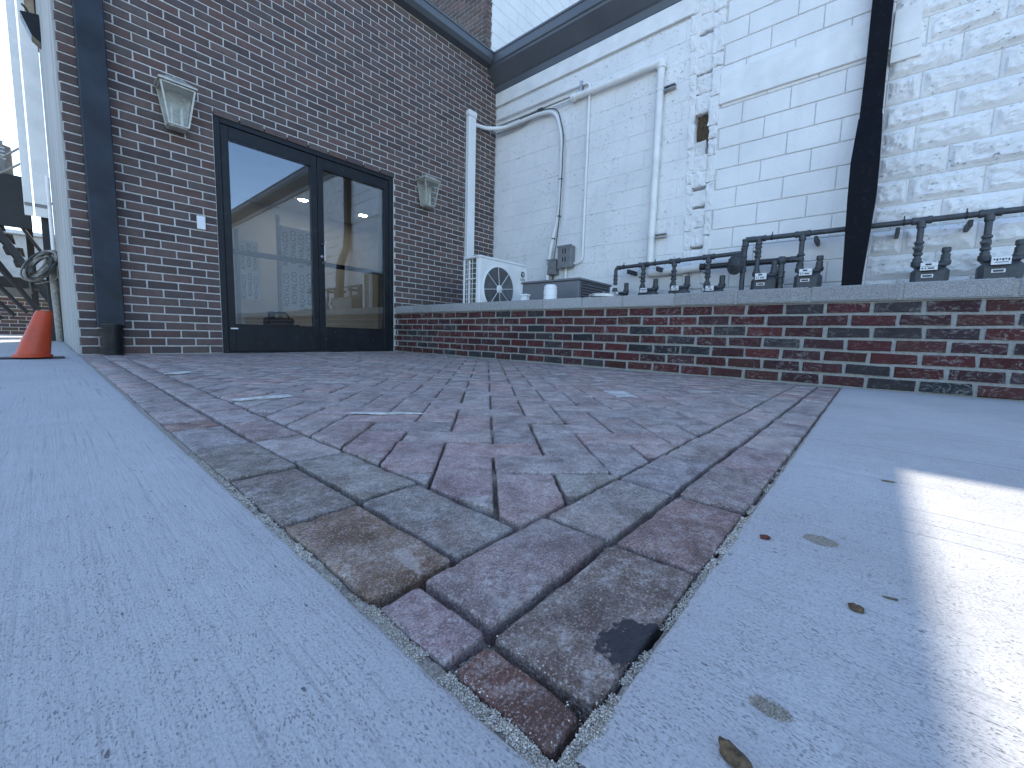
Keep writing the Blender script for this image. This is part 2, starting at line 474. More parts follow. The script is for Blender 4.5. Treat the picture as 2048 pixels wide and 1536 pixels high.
class MB:
    """collects shapes (world coordinates) that make up one single part"""
    def __init__(s):
        s.v, s.f, s.sm = [], [], []
    def add(s, v, f, smooth=False):
        k = len(s.v)
        s.v += [tuple(x) for x in v]
        s.f += [tuple(i + k for i in q) for q in f]
        s.sm += [smooth] * len(f)
        return s
    def box(s, x0, x1, y0, y1, z0, z1, b=0.002):
        b = min(b, abs(x1 - x0) * .45, abs(y1 - y0) * .45, abs(z1 - z0) * .45)
        if b <= 0:
            v = [(x, y, z) for x in (x0, x1) for y in (y0, y1) for z in (z0, z1)]
            return s.add(v, [(0, 1, 3, 2), (4, 6, 7, 5), (0, 4, 5, 1), (2, 3, 7, 6), (0, 2, 6, 4), (1, 5, 7, 3)])
        bm = bmesh.new()
        bmesh.ops.create_cube(bm, size=1)
        for q in bm.verts:
            q.co = Vector(((x0 + x1) / 2 + q.co.x * (x1 - x0), (y0 + y1) / 2 + q.co.y * (y1 - y0), (z0 + z1) / 2 + q.co.z * (z1 - z0)))
        bmesh.ops.bevel(bm, geom=list(bm.edges), offset=b, segments=1, affect='EDGES', profile=0.5)
        bm.verts.index_update()
        s.add([q.co[:] for q in bm.verts], [[q.index for q in f.verts] for f in bm.faces])
        bm.free()
        return s
    def lathe(s, prof, org, axis=(0, 0, 1), n=16, smooth=True):
        """prof: (radius, along axis) pairs"""
        a = Vector(axis).normalized()
        u = a.orthogonal().normalized()
        w = a.cross(u)
        org = Vector(org)
        v, f = [], []
        for r, h in prof:
            for k in range(n):
                t = 2 * math.pi * k / n
                v.append(org + a * h + (u * math.cos(t) + w * math.sin(t)) * r)
        for i in range(len(prof) - 1):
            for k in range(n):
                f.append((i * n + k, i * n + (k + 1) % n, (i + 1) * n + (k + 1) % n, (i + 1) * n + k))
        f.append(tuple(range(n))[::-1])
        f.append(tuple(range((len(prof) - 1) * n, len(prof) * n)))
        return s.add(v, f, smooth)
    def cyl(s, p0, p1, r, n=14, b=0.0):
        p0, p1 = Vector(p0), Vector(p1)
        L = (p1 - p0).length
        pr = [(r, 0), (r, L)] if not b else [(r - b, 0), (r, b), (r, L - b), (r - b, L)]
        return s.lathe(pr, p0, p1 - p0, n, True)
    def tube(s, pts, r, n=10, fillet=0.0, fs=5):
        pts = [Vector(p) for p in pts]
        if fillet:
            out = [pts[0]]
            for i in range(1, len(pts) - 1):
                a, b, c = pts[i - 1], pts[i], pts[i + 1]
                d = min(fillet, (a - b).length * .49, (c - b).length * .49)
                p0, p1 = b + (a - b).normalized() * d, b + (c - b).normalized() * d
                for k in range(fs + 1):
                    t = k / fs
                    out.append(p0 * (1 - t) ** 2 + b * 2 * t * (1 - t) + p1 * t * t)
            out.append(pts[-1])
            pts = out
        v, f = [], []
        u = None
        for i, p in enumerate(pts):
            d = (pts[min(i + 1, len(pts) - 1)] - pts[max(i - 1, 0)]).normalized()
            u = d.orthogonal().normalized() if u is None else (u - d * u.dot(d)).normalized()
            w = d.cross(u)
            for k in range(n):
                t = 2 * math.pi * k / n
                v.append(p + (u * math.cos(t) + w * math.sin(t)) * r)
        for i in range(len(pts) - 1):
            for k in range(n):
                f.append((i * n + k, i * n + (k + 1) % n, (i + 1) * n + (k + 1) % n, (i + 1) * n + k))
        f.append(tuple(range(n))[::-1])
        f.append(tuple(range((len(pts) - 1) * n, len(pts) * n)))
        return s.add(v, f, True)
    def prism(s, prof, axis, a0, a1):
        """closed profile (list of 2-D points) pulled along world axis 0, 1 or 2"""
        def P(q, a):
            q = list(q)
            q.insert(axis, a)
            return tuple(q)
        n = len(prof)
        v = [P(q, a0) for q in prof] + [P(q, a1) for q in prof]
        f = [(k, (k + 1) % n, n + (k + 1) % n, n + k) for k in range(n)]
        f += [tuple(range(n))[::-1], tuple(range(n, 2 * n))]
        return s.add(v, f)
    def build(s, name, mat, parent=None, recalc=True):
        me = bpy.data.meshes.new(name)
        me.from_pydata(s.v, [], s.f)
        me.polygons.foreach_set('use_smooth', s.sm)
        if recalc:
            bm = bmesh.new()
            bm.from_mesh(me)
            bmesh.ops.recalc_face_normals(bm, faces=bm.faces)
            bm.to_mesh(me)
            bm.free()
        if any(s.sm):
            try:
                me.set_sharp_from_angle(angle=math.radians(40))
            except Exception:
                pass
        me.materials.append(M[mat])
        o = bpy.data.objects.new(name, me)
        return link(o, parent)

def box(name, x0, x1, y0, y1, z0, z1, mat, parent=None, b=0.002):
    return MB().box(x0, x1, y0, y1, z0, z1, b).build(name, mat, parent)

def text(name, body, size, mat, parent, loc, right, up, align='CENTER', depth=0.0004):
    cu = bpy.data.curves.new(name, 'FONT')
    cu.body = body
    cu.size = size
    cu.align_x = align
    cu.align_y = 'CENTER'
    cu.extrude = depth
    tmp = bpy.data.objects.new(name, cu)
    COL.objects.link(tmp)
    dg = bpy.context.evaluated_depsgraph_get()
    me = bpy.data.meshes.new_from_object(tmp.evaluated_get(dg))
    bpy.data.objects.remove(tmp)
    r, u = Vector(right).normalized(), Vector(up).normalized()
    mw = Matrix((r, u, r.cross(u))).transposed().to_4x4()
    mw.translation = Vector(loc)
    me.transform(mw)
    me.materials.clear()
    me.materials.append(M[mat])
    o = bpy.data.objects.new(name, me)
    return link(o, parent)

def fn(x, y, z=0.0):
    return noise.noise(Vector((x, y, z)))

def set_col_attr(me, cols):
    a = me.attributes.new('col', 'FLOAT_COLOR', 'FACE')
    a.data.foreach_set('color', [c for q in cols for c in (*q, 1.0)])

YW, XL, XW, XE = 4.553, 2.94, 4.66, 0.178     # door wall, low wall, white wall, left end of the door wall

# ------------------------------------------------------------------ ground
g = mesh_obj('ground', [(-300, -300, -0.11), (300, -300, -0.11), (300, 300, -0.11), (-300, 300, -0.11)], [(0, 1, 2, 3)], 'asphalt')
tag(g, 'dark asphalt ground spreading around the courtyard', 'ground', kind='structure')

EP = [(0.0, -0.105), (0.0, -0.009), (0.0012, -0.0042), (0.0035, -0.0013), (0.008, 0.0)]
def slab(name, edge, inward, far, label):
    """edge: points along the fine edge; inward: unit vector into the slab"""
    v, f = [], []
    offs = EP + [(0.05, 0.0), (0.3, 0.0), (far, 0.0)]
    for (x, y) in edge:
        w = 0.0016 * fn(x * 40, y * 40) + 0.0022 * fn(x * 9, y * 9, 4)
        for k, (d, z) in enumerate(offs):
            dd = d + (w if k < 5 else 0)
            v.append((x + inward[0] * dd, y + inward[1] * dd, z))
    n = len(offs)
    for i in range(len(edge) - 1):
        for k in range(n - 1):
            a = i * n + k
            f.append((a, a + 1, a + n + 1, a + n))
    o = mesh_obj(name, v, f, 'concrete', smooth=True)
    bm = bmesh.new(); bm.from_mesh(o.data)
    bmesh.ops.recalc_face_normals(bm, faces=bm.faces)
    bm.faces.ensure_lookup_table()
    if max(bm.faces, key=lambda q: q.calc_area()).normal.z < 0:
        bmesh.ops.reverse_faces(bm, faces=bm.faces)
    bm.to_mesh(o.data); bm.free()
    return tag(o, label, 'pavement', kind='structure')

def steps(a, b, c, d, fine, coarse):
    r = []
    y = a
    while y < d:
        r.append(y)
        y += fine if b <= y < c else coarse
    r.append(d)
    return r
slab('concrete_pavement', [(0.166, y) for y in steps(-9, -0.2, 2.5, 13.4, 0.008, 0.25)], (-1, 0), 9, 'broom finished concrete pavement left of the pavers')
slab('concrete_pavement', [(x, 0.107) for x in steps(0.182, 0.18, 1.24, 1.247, 0.008, 0.25)], (0, -1), 9, 'broom finished concrete pavement in front of the pavers, partly sunlit')
slab('concrete_pavement', [(x, 0.107) for x in steps(1.2488, 1.24, 1.8, 2.93, 0.01, 0.06)], (0, -1), 9, 'broom finished concrete pavement running up to the low brick wall')

# sand bed that the pavers are laid in
def sand_h(x, y):
    d = math.hypot(x - 0.19, y - 0.12)
    z = -0.019 + 0.018 * fn(x * 17, y * 17) + 0.004 * fn(x * 70, y * 70, 3)
    if x < 0.215 and y < 0.21:                       # heap in the near corner
        z += 0.006 * max(0, 1 - d / 0.12) * (1.0 if (x < 0.178 or y < 0.118) else 0.3)
    if x < 0.176 or y < 0.113:
        z = -0.0045 + 0.0042 * fn(x * 26 + 7, y * 26) + 0.002 * fn(x * 90, y * 90, 2)
    return max(-0.034, min(z, -0.0022))
def grid_sheet(name, xs, ys, hf, mat, parent=None):
    v = [(x, y, hf(x, y)) for y in ys for x in xs]
    n = len(xs)
    f = [(j * n + i, j * n + i + 1, (j + 1) * n + i + 1, (j + 1) * n + i) for j in range(len(ys) - 1) for i in range(n - 1)]
    return mesh_obj(name, v, f, mat, parent, smooth=True)
def frange(a, b, s):
    return [a + s * i for i in range(int((b - a) / s) + 1)]
xs = frange(0.15, 0.80, 0.004) + frange(0.83, 3.0, 0.03)
ys = frange(0.085, 0.80, 0.004) + frange(0.83, 4.62, 0.03)
patio = grid_sheet('paver_patio', xs, ys, sand_h, 'sand')
tag(patio, 'courtyard paved with tumbled clay pavers in a herringbone field bedded in sand', 'paving', kind='structure')

# ------------------------------------------------------------------ pavers
def clip(poly, nx, ny, c):
    """keep nx*x+ny*y >= c"""
    out = []
    for i in range(len(poly)):
        a, b = poly[i - 1], poly[i]
        da, db = nx * a[0] + ny * a[1] - c, nx * b[0] + ny * b[1] - c
        if (da >= 0) != (db >= 0):
            t = da / (da - db)
            out.append((a[0] + t * (b[0] - a[0]), a[1] + t * (b[1] - a[1])))
        if db >= 0:
            out.append(b)
    return out
def area(poly):
    return 0.5 * sum(poly[i - 1][0] * poly[i][1] - poly[i][0] * poly[i - 1][1] for i in range(len(poly)))
def inset(poly, d):
    q = poly
    for i in range(len(poly)):
        a, b = poly[i - 1], poly[i]
        L = math.hypot(b[0] - a[0], b[1] - a[1])
        if L < 1e-6:
            continue
        nx, ny = -(b[1] - a[1]) / L, (b[0] - a[0]) / L
        q = clip(q, nx, ny, nx * a[0] + ny * a[1] + d)
        if len(q) < 3:
            return []
    return q
def rect(x0, x1, y0, y1):
    return [(x0, y0), (x1, y0), (x1, y1), (x0, y1)]

MAUVE = [(0.395, 0.312, 0.292), (0.41, 0.335, 0.31), (0.375, 0.308, 0.295), (0.425, 0.355, 0.33), (0.405, 0.295, 0.272),
         (0.42, 0.30, 0.275), (0.365, 0.308, 0.295), (0.395, 0.342, 0.315), (0.38, 0.308, 0.28)]
def mauve():
    c = random.choice(MAUVE)
    k = R_(0.92, 1.24)
    return tuple(x * k for x in c)
pav = []      # polygon, colour, height offset, tilt
def padd(poly, col=None, dz=None, tilt=None):
    pav.append((poly, col or mauve(), R_(-0.0025, 0.0015) if dz is None else dz, tilt or (R_(-.012, .012), R_(-.012, .012))))
# border: the near corner
padd(rect(0.1745, 0.2115, 0.1165, 0.2040), (0.20, 0.095, 0.066), -0.002, (0.01, 0.005))
padd(rect(0.1740, 0.2185, 0.2105, 0.3020), (0.335, 0.25, 0.25), -0.001)
padd([(0.2175, 0.1115), (0.420, 0.1125), (0.417, 0.206), (0.2165, 0.2055)], (0.225, 0.155, 0.12), -0.0005)
padd([(0.2245, 0.2115), (0.419, 0.2130), (0.4165, 0.3055), (0.2250, 0.3050)], (0.33, 0.25, 0.235), 0.0005)
padd(rect(0.1735, 0.2690, 0.3105, 0.5110), (0.265, 0.155, 0.090), 0.0010)
padd(rect(0.1745, 0.2740, 0.5170, 0.7290), (0.225, 0.175, 0.145), -0.001)
padd(rect(0.1730, 0.2780, 0.7360, 0.9600), (0.28, 0.235, 0.195), -0.0005)
padd(rect(0.1730, 0.2740, 0.9660, 1.1700), (0.34, 0.31, 0.295), -0.001)
padd(rect(0.1730, 0.2740, 1.1750, 1.2740), (0.28, 0.155, 0.115), -0.001)
y = 1.28
while y < 4.5:
    padd(rect(0.1735, 0.2735, y, min(y + 0.2, 4.54)))
    y += 0.205
padd(rect(0.2755, 0.3715, 0.3125, 0.5170), (0.285, 0.25, 0.22), -0.0015)
padd(rect(0.2815, 0.3770, 0.5230, 0.7620), (0.34, 0.295, 0.25), -0.001)
y = 0.768
while y < 4.5:
    padd(rect(0.2795, 0.3755, y, min(y + 0.2, 4.54)))
    y += 0.205
x = 0.4245
for c in ((0.30, 0.18, 0.155), (0.32, 0.24, 0.22), (0.37, 0.27, 0.255), None, None):
    padd(rect(x, x + 0.2, 0.1125, 0.2055), c)
    x += 0.2055
while x < 2.86:
    padd(rect(x, min(x + 0.2, 2.89), 0.1125, 0.2055))
    x += 0.2055
x = 0.4230
for c in ((0.36, 0.305, 0.27), (0.35, 0.305, 0.30), None):
    padd(rect(x, x + 0.2, 0.2125, 0.3050), c)
    x += 0.2055
while x < 2.86:
    padd(rect(x, min(x + 0.2, 2.89), 0.2125, 0.3050))
    x += 0.2055
# herringbone field at 45 degrees
W_, U0, V0, S2 = 0.1025, 0.683, 0.018, math.sqrt(0.5)
for k in range(-12, 24):
    for i in range(-42, 43):
        for kind in (0, 1):
            if kind == 0:
                v0, v1 = V0 + i * W_ + 2 * W_ * k, V0 + i * W_ + 2 * W_ * k + 2 * W_
                u0, u1 = U0 - i * W_ + 2 * W_ * k, U0 - i * W_ + 2 * W_ * k + W_
            else:
                v0, v1 = V0 + (i - 1) * W_ + 2 * W_ * k, V0 + i * W_ + 2 * W_ * k
                u0, u1 = U0 - (i + 1) * W_ + 2 * W_ * k, U0 - (i - 1) * W_ + 2 * W_ * k
            j = 0.0011
            v0 += R_(0, 2 * j); u0 += R_(0, 2 * j); v1 -= R_(0, 2 * j); u1 -= R_(0, 2 * j)
            q = [((u + v) * S2, (u - v) * S2) for u, v in ((u0, v0), (u0, v1), (u1, v1), (u1, v0))]
            if area(q) < 0:
                q = q[::-1]
            cx, cy = sum(p[0] for p in q) / 4, sum(p[1] for p in q) / 4
            if cx < 0.2 or cx > 3.1 or cy < 0.15 or cy > 4.75:
                continue
            for nx, ny, c in ((1, 0, 0.3805), (0, 1, 0.3095), (-1, 0, -2.893), (0, -1, -4.545)):
                q = clip(q, nx, ny, c)
                if len(q) < 3:
                    break
            if len(q) < 3 or area(q) < 0.0011:
                continue
            d = math.hypot(cx - 1.60, cy - 0.78)
            mx_, my_ = sum(p[0] for p in q) / len(q), sum(p[1] for p in q) / len(q)
            col = mauve()
            if d < 0.075 and kind == 1:
                col = (0.78, 0.77, 0.74)
            for (tx, ty, tc) in ((0.485, 0.515, (0.42, 0.29, 0.28)), (0.535, 0.415, (0.33, 0.30, 0.31)), (0.60, 0.37, (0.36, 0.32, 0.27)), (0.74, 0.44, (0.42, 0.285, 0.27)), (0.44, 0.62, (0.40, 0.285, 0.275)), (0.43, 0.78, (0.42, 0.28, 0.27))):
                if math.hypot(mx_ - tx, my_ - ty) < 0.055:
                    col = tc
            padd(q, col)

def paver_geo(poly, dz, tilt, tier):
    """returns verts/faces of a tumbled paver: worn rim, uneven top"""
    p = inset(poly, 0.0016)
    if len(p) < 3:
        return None
    cx, cy = sum(q[0] for q in p) / len(p), sum(q[1] for q in p) / len(p)
    sp = (0.0045, 0.012, 0.034)[tier]
    pts = []
    for i in range(len(p)):
        a, b = p[i - 1], p[i]
        L = math.hypot(b[0] - a[0], b[1] - a[1])
        m = max(1, int(L / sp))
        for k in range(m):
            pts.append((a[0] + (b[0] - a[0]) * k / m, a[1] + (b[1] - a[1]) * k / m))
    if tier < 2:
        for _ in range((1, 0)[tier]):
            n = len(pts)
            pts = [((pts[i - 1][0] + 2 * pts[i][0] + pts[(i + 1) % n][0]) / 4, (pts[i - 1][1] + 2 * pts[i][1] + pts[(i + 1) % n][1]) / 4) for i in range(n)]
    sd = cx * 91 + cy * 57
    rings = [((0.0, -0.045), (0.0, -0.0038), (0.0005, -0.0018), (0.0014, -0.0007), (0.003, -0.0001), (0.010, 0), (0.019, 0.0), (0.03, 0.0), (0.043, 0.0)),
             ((0.0, -0.045), (0.0, -0.006), (0.002, -0.0022), (0.006, -0.0003), (0.018, 0.0)),
             ((0.0, -0.045), (0.0, -0.005), (0.003, 0.0))][tier]
    rmax = min(math.hypot(a - cx, b - cy) for a, b in pts)
    n = len(pts)
    v, f = [], []
    for ri, (d, z) in enumerate(rings):
        for (x, y) in pts:
            r = math.hypot(x - cx, y - cy)
            wob = (0.0011 * fn(x * 130, y * 130, sd) + 0.0016 * fn(x * 34, y * 34, sd)) if (tier < 2 and ri < 4) else 0
            s = 1 - min(0.97, (d * min(1, rmax / 0.046) - wob) / max(r, 1e-4))
            X, Y = cx + (x - cx) * s, cy + (y - cy) * s
            zz = z + dz + tilt[0] * (X - cx) + tilt[1] * (Y - cy)
            if ri > 0:
                if tier < 2:
                    zz += 0.0012 * fn(X * 28, Y * 28, sd) + 0.0008 * fn(X * 85, Y * 85, sd)
                    edge = max(0.0, fn(X * 45, Y * 45, sd + 9) - 0.3) * 0.008
                    if ri <= 4:
                        zz -= edge * (1 - d / 0.011)
            v.append((X, Y, zz))
    for i in range(len(rings) - 1):
        for k in range(n):
            f.append((i * n + k, i * n + (k + 1) % n, (i + 1) * n + (k + 1) % n, (i + 1) * n + k))
    c = len(v)
    lay = (len(rings) - 1) * n
    zc = dz + sum(v[lay + k][2] - dz for k in range(n)) / n
    v.append((cx, cy, zc))
    for k in range(n):
        f.append((lay + k, lay + (k + 1) % n, c))
    return v, f, (cx, cy)

def shown(p, z=0.0):
    q = project((p[0], p[1], z))
    if q is None or q[0] < -150 or q[0] > 2200 or q[1] > 1800:
        return 0.0
    return 1.0 / q[2] ** 3
order = []
for poly, col, dz, tilt in pav:
    cx, cy = sum(q[0] for q in poly) / len(poly), sum(q[1] for q in poly) / len(poly)
    order.append((shown((cx, cy)) * abs(area(poly)), poly, col, dz, tilt, math.hypot(cx, cy)))
order.sort(key=lambda t: -t[0])
rv, rf, rc = [], [], []
for i, (sh, poly, col, dz, tilt, d) in enumerate(order):
    tier = 0 if d < 0.98 else (1 if d < 2.0 else 2)
    gq = paver_geo(poly, dz, tilt, tier)
    if not gq:
        continue
    v, f, (cx, cy) = gq
    if i < 300:
        o = mesh_obj('paver', [(a - cx, b - cy, c) for a, b, c in v], f, 'paver', patio, smooth=True, loc=(cx, cy, 0))
        o.color = (*col, 1)
        if 0.2 < cx < 0.4 and 0.13 < cy < 0.18:
            o.data.materials[0] = M['paver_tarred']
        elif cx < 0.25 and 0.38 < cy < 0.44:
            o.data.materials[0] = M['paver_smeared']
    else:
        k = len(rv)
        rv += v
        rf += [tuple(t + k for t in q) for q in f]
        rc += [col] * len(f)
o = mesh_obj('far_pavers', rv, rf, 'paver_attr', patio, smooth=False)
set_col_attr(o.data, rc)
tag(o, kind='stuff')

# loose sand grains in the joints and swept over the rims
ins = [(p[1], min(q[0] for q in p[1]), max(q[0] for q in p[1]), min(q[1] for q in p[1]), max(q[1] for q in p[1])) for p in order if p[5] < 1.3]
def in_paver(x, y, d):
    for poly, x0, x1, y0, y1 in ins:
        if x0 - .01 < x < x1 + .01 and y0 - .01 < y < y1 + .01:
            ok = True
            for i in range(len(poly)):
                a, b = poly[i - 1], poly[i]
                L = math.hypot(b[0] - a[0], b[1] - a[1]) or 1
                if ((b[0] - a[0]) * (y - a[1]) - (b[1] - a[1]) * (x - a[0])) / L < d:
                    ok = False
                    break
            if ok:
                return True
    return False
gv, gf, gc = [], [], []
OCT = [(1, 0, 0), (-1, 0, 0), (0, 1, 0), (0, -1, 0), (0, 0, 1), (0, 0, -1)]
OF = [(0, 2, 4), (2, 1, 4), (1, 3, 4), (3, 0, 4), (2, 0, 5), (1, 2, 5), (3, 1, 5), (0, 3, 5)]
GC = [(0.56, 0.50, 0.41), (0.48, 0.42, 0.34), (0.62, 0.57, 0.49), (0.38, 0.32, 0.25), (0.66, 0.62, 0.55), (0.28, 0.23, 0.18)]
def grain(x, y, z, r, pal=None):
    k = len(gv)
    a = R_(0, 3.1)
    ca, sa = math.cos(a), math.sin(a)
    sx, sy, sz = r * R_(.7, 1.2), r * R_(.7, 1.2), r * R_(.6, 1.0)
    for p in OCT:
        px, py = p[0] * sx, p[1] * sy
        gv.append((x + px * ca - py * sa, y + px * sa + py * ca, z + p[2] * sz))
    gf.extend([tuple(t + k for t in q) for q in OF])
    c = random.choice(pal or GC)
    gc.extend([c] * 8)
cnt = 0
while cnt < 34000:
    t = random.random()
    if t < 0.30:
        x, y = R_(0.162, 0.186), abs(random.gauss(0.1, 0.32))
    elif t < 0.46:
        x, y = R_(0.165, 0.235), R_(0.098, 0.225)
    elif t < 0.58:
        x, y = abs(random.gauss(0.18, 0.3)), R_(0.102, 0.118)
    else:
        x, y = 0.17 + abs(random.gauss(0, 0.32)), 0.105 + abs(random.gauss(0, 0.30))
    if x < 0.16 or y < 0.1 or in_paver(x, y, R_(-0.001, 0.0012) if random.random() < 0.985 else R_(0, 0.008)):
        continue
    cnt += 1
    r = R_(0.00035, 0.0009) if math.hypot(x, y) < 0.45 else R_(0.0006, 0.0014)
    inside = in_paver(x, y, 0.0012)
    z = -0.0008 if inside else sand_h(x, y) + R_(0, 0.0022) * (1 if random.random() < .4 else 0.3)
    if fn(x * 30, y * 30, 9) < -0.25 and not inside:
        continue
    grain(x, y, z + r * 0.3, r)
for cx, cy, sx, sy, n in ((0.600, 0.026, 0.013, 0.016, 1500), (0.294, 0.029, 0.006, 0.011, 700)):
    for _ in range(n):
        a_, b_ = R_(0, 6.283), R_(0, 1) ** 0.6
        x, y = cx + sx * b_ * math.cos(a_) + random.gauss(0, .0012), cy + sy * b_ * math.sin(a_) + random.gauss(0, .0012)
        grain(x, y, 0.0005, R_(0.0004, 0.0009), [(0.30, 0.26, 0.21), (0.22, 0.19, 0.15), (0.38, 0.34, 0.28)])
for _ in range(90):                                    # strewn over pavers and the slab edges
    x, y = 0.13 + abs(random.gauss(0, .28)), 0.085 + abs(random.gauss(0, .28))
    z = 0.0006 if (x < 0.164 or y < 0.104) else 0.0003
    grain(x, y, z, R_(0.0003, 0.0008))
o = mesh_obj('loose_sand', gv, gf, 'sand_grain')
set_col_attr(o.data, gc)
tag(o, 'pale loose sand lying in the paver joints and strewn beside them', 'sand', kind='stuff')

# rubble and litter
def lump(name, c, s, mat, label, cat, seed=0, rz=0.0, amp=0.35, group=None):
    bm = bmesh.new()
    bmesh.ops.create_icosphere(bm, subdivisions=3, radius=1)
    for q in bm.verts:
        n = q.co.copy()
        d = 1 + amp * fn(n.x * 1.6 + seed, n.y * 1.6, n.z * 1.6) + amp * .5 * fn(n.x * 4 + seed, n.y * 4, n.z * 4)
        q.co = Vector((n.x * s[0] * d, n.y * s[1] * d, max(n.z, -0.7) * s[2] * d + s[2] * 0.62))
    bm.transform(Matrix.Rotation(rz, 4, 'Z'))
    me = bpy.data.meshes.new(name)
    bm.to_mesh(me); bm.free()
    me.materials.append(M[mat])
    o = bpy.data.objects.new(name, me)
    o.location = c
    COL.objects.link(o)
    return tag(o, label, cat, group)
lump('brick_chip', (0.558, 0.077, 0.0), (0.0042, 0.0055, 0.0028), 'brick_chip', 'small red brick chip on the pavement beside a sand patch', 'chip', 1, 0.5)
lump('bark_flake', (0.463, -0.010, 0.0), (0.0042, 0.0058, 0.0026), 'bark', 'small brown bark flake on the pavement near the sunlit patch', 'bark', 4, -0.4, 0.6)
lump('bark_chunk', (0.2415, 0.0370, 0.0), (0.0052, 0.0110, 0.0040), 'bark', 'long brown bark chunk on the pavement at the bottom edge', 'bark', 8, -0.5, 0.28)
lump('dead_leaf', (0.955, -0.041, 0.0), (0.006, 0.009, 0.0006), 'leaf_litter', 'flat dead leaf on the pavement just left of the sunlit corner', 'leaf', 11, 0.3, 0.7)
lump('leaf_scrap', (0.507, -0.034, 0.0), (0.0022, 0.0055, 0.0005), 'leaf_litter', 'thin curled leaf scrap on the pavement by the shadow edge', 'leaf', 14, 0.2, 0.8)
lump('mortar_crumb', (0.445, 2.60, 0.0), (0.075, 0.040, 0.005), 'mortar_crumb', 'flat white mortar crumb on the pavers farthest from the camera near the downspout', 'mortar', 17, 0.9, 0.5)
lump('mortar_crumb', (0.47, 1.528, -0.001), (0.085, 0.020, 0.006), 'mortar_crumb', 'long white mortar streak with a broken end on the left pavers', 'mortar', 21, 0.06, 0.5)
lump('mortar_crumb', (0.632, 1.05, -0.001), (0.100, 0.009, 0.003), 'mortar_crumb', 'thin white mortar line along a herringbone joint in the middle', 'mortar', 25, -0.72, 0.5)

# ------------------------------------------------------------------ masonry helpers
BC = {}
def brick_mesh(L, H, depth=0.05, bev=0.004, var=0, mat='brick', rough=0.0012):
    key = (round(L * 200), round(H * 500), var, mat)
    if key in BC:
        return BC[key]
    rnd = random.Random(hash((key[0], key[1], var)) & 0xffff)
    a, b = L / 2, H / 2
    j = lambda: rnd.uniform(-rough, rough)
    v = []
    for (sx, sz) in ((-1, -1), (1, -1), (1, 1), (-1, 1)):
        v.append((sx * a, depth, sz * b))
    for (sx, sz) in ((-1, -1), (1, -1), (1, 1), (-1, 1)):
        v.append((sx * a + j(), bev + j() * .5, sz * b + j()))
    for (sx, sz) in ((-1, -1), (1, -1), (1, 1), (-1, 1)):
        v.append((sx * (a - bev) + j(), j() * .5, sz * (b - bev * .8) + j()))
    f = []
    for k in range(4):
        n = (k + 1) % 4
        f.append((k, n, 4 + n, 4 + k))
        f.append((4 + k, 4 + n, 8 + n, 8 + k))
    f.append((8, 9, 10, 11))
    me = bpy.data.meshes.new('brick')
    me.from_pydata(v, [], f)
    me.materials.append(M[mat])
    BC[key] = me
    return me
def rowcuts(a, b, pitch, start, joint, holes):
    """stretcher pieces of one course between a and b, cut at the openings"""
    out = []
    k = math.floor((a - start) / pitch) - 1
    while start + k * pitch < b:
        p0, p1 = start + k * pitch + joint / 2, start + (k + 1) * pitch - joint / 2
        segs = [(max(p0, a), min(p1, b))]
        for h0, h1 in holes:
            ns = []
            for s0, s1 in segs:
                if s1 <= h0 or s0 >= h1:
                    ns.append((s0, s1))
                else:
                    if s0 < h0: ns.append((s0, h0))
                    if s1 > h1: ns.append((h1, s1))
            segs = ns
        out += [(s0, s1) for s0, s1 in segs if s1 - s0 > 0.025]
        k += 1
    return out

# ------------------------------------------------------------------ low brick building with the glass door
bb = thing('brick_building', (XE, YW, 0), 'single storey dark brown brick building with glass double door and dark gutter', 'building')
DX0, DX1, DZ = 1.092, 2.908, 2.134
mo = MB()
mo.box(XE + 0.004, DX0, YW + 0.0065, YW + 0.2, -0.1, 4.1, 0).box(DX1, XW + 0.1, YW + 0.0065, YW + 0.2, -0.1, 4.1, 0).box(DX0, DX1, YW + 0.0065, YW + 0.2, DZ, 4.1, 0)
mo.build('mortar_wall', 'mortar', bb)
WALLC = [(0.134, 0.096, 0.089), (0.122, 0.094, 0.089), (0.150, 0.098, 0.087), (0.120, 0.098, 0.091), (0.155, 0.113, 0.102), (0.108, 0.086, 0.084), (0.137, 0.105, 0.093)]
pieces = []
CHT = 0.0677
for r in range(60):
    z = r * CHT + 0.004
    if z + 0.058 > 4.075:
        break
    holes = [(DX0 - 0.004, DX1 + 0.004)] if z + CHT * .5 < DZ else []
    for s0, s1 in rowcuts(XE, XW, 0.2035, XE + (0.10175 if r % 2 else 0), 0.0105, holes):
        cx = (s0 + s1) / 2
        q = project((cx, YW, z + .029))
        inv = q and -40 < q[0] < 2090 and -40 < q[1] < 1560
        hid = cx > XL and z < 0.55
        pieces.append(((s1 - s0) / q[2] ** 2 if inv and not hid else 0, cx, s1 - s0, z + 0.029))
pieces.sort(key=lambda t: -t[0])
rv, rf, rc = [], [], []
for i, (sh, cx, L, zc) in enumerate(pieces):
    c = random.choice(WALLC)
    k = R_(0.88, 1.14)
    c = tuple(x * k for x in c)
    dy = R_(-0.0012, 0.0012)
    if i < 300:
        o = bpy.data.objects.new('brick', brick_mesh(L, 0.0575, var=i % 5))
        o.location = (cx, YW + dy, zc)
        o.rotation_euler = (R_(-.008, .008), R_(-.006, .006), R_(-.005, .005))
        o.color = (*c, 1)
        link(o, bb)
    else:
        me = brick_mesh(L, 0.0575, var=i % 5)
        kk = len(rv)
        rv += [(v.co.x + cx, v.co.y + YW + dy, v.co.z + zc) for v in me.vertices]
        rf += [tuple(t + kk for t in p.vertices) for p in me.polygons]
        rc += [c] * len(me.polygons)
o = mesh_obj('upper_bricks', rv, rf, 'brick_attr', bb)
set_col_attr(o.data, rc)
tag(o, kind='stuff')
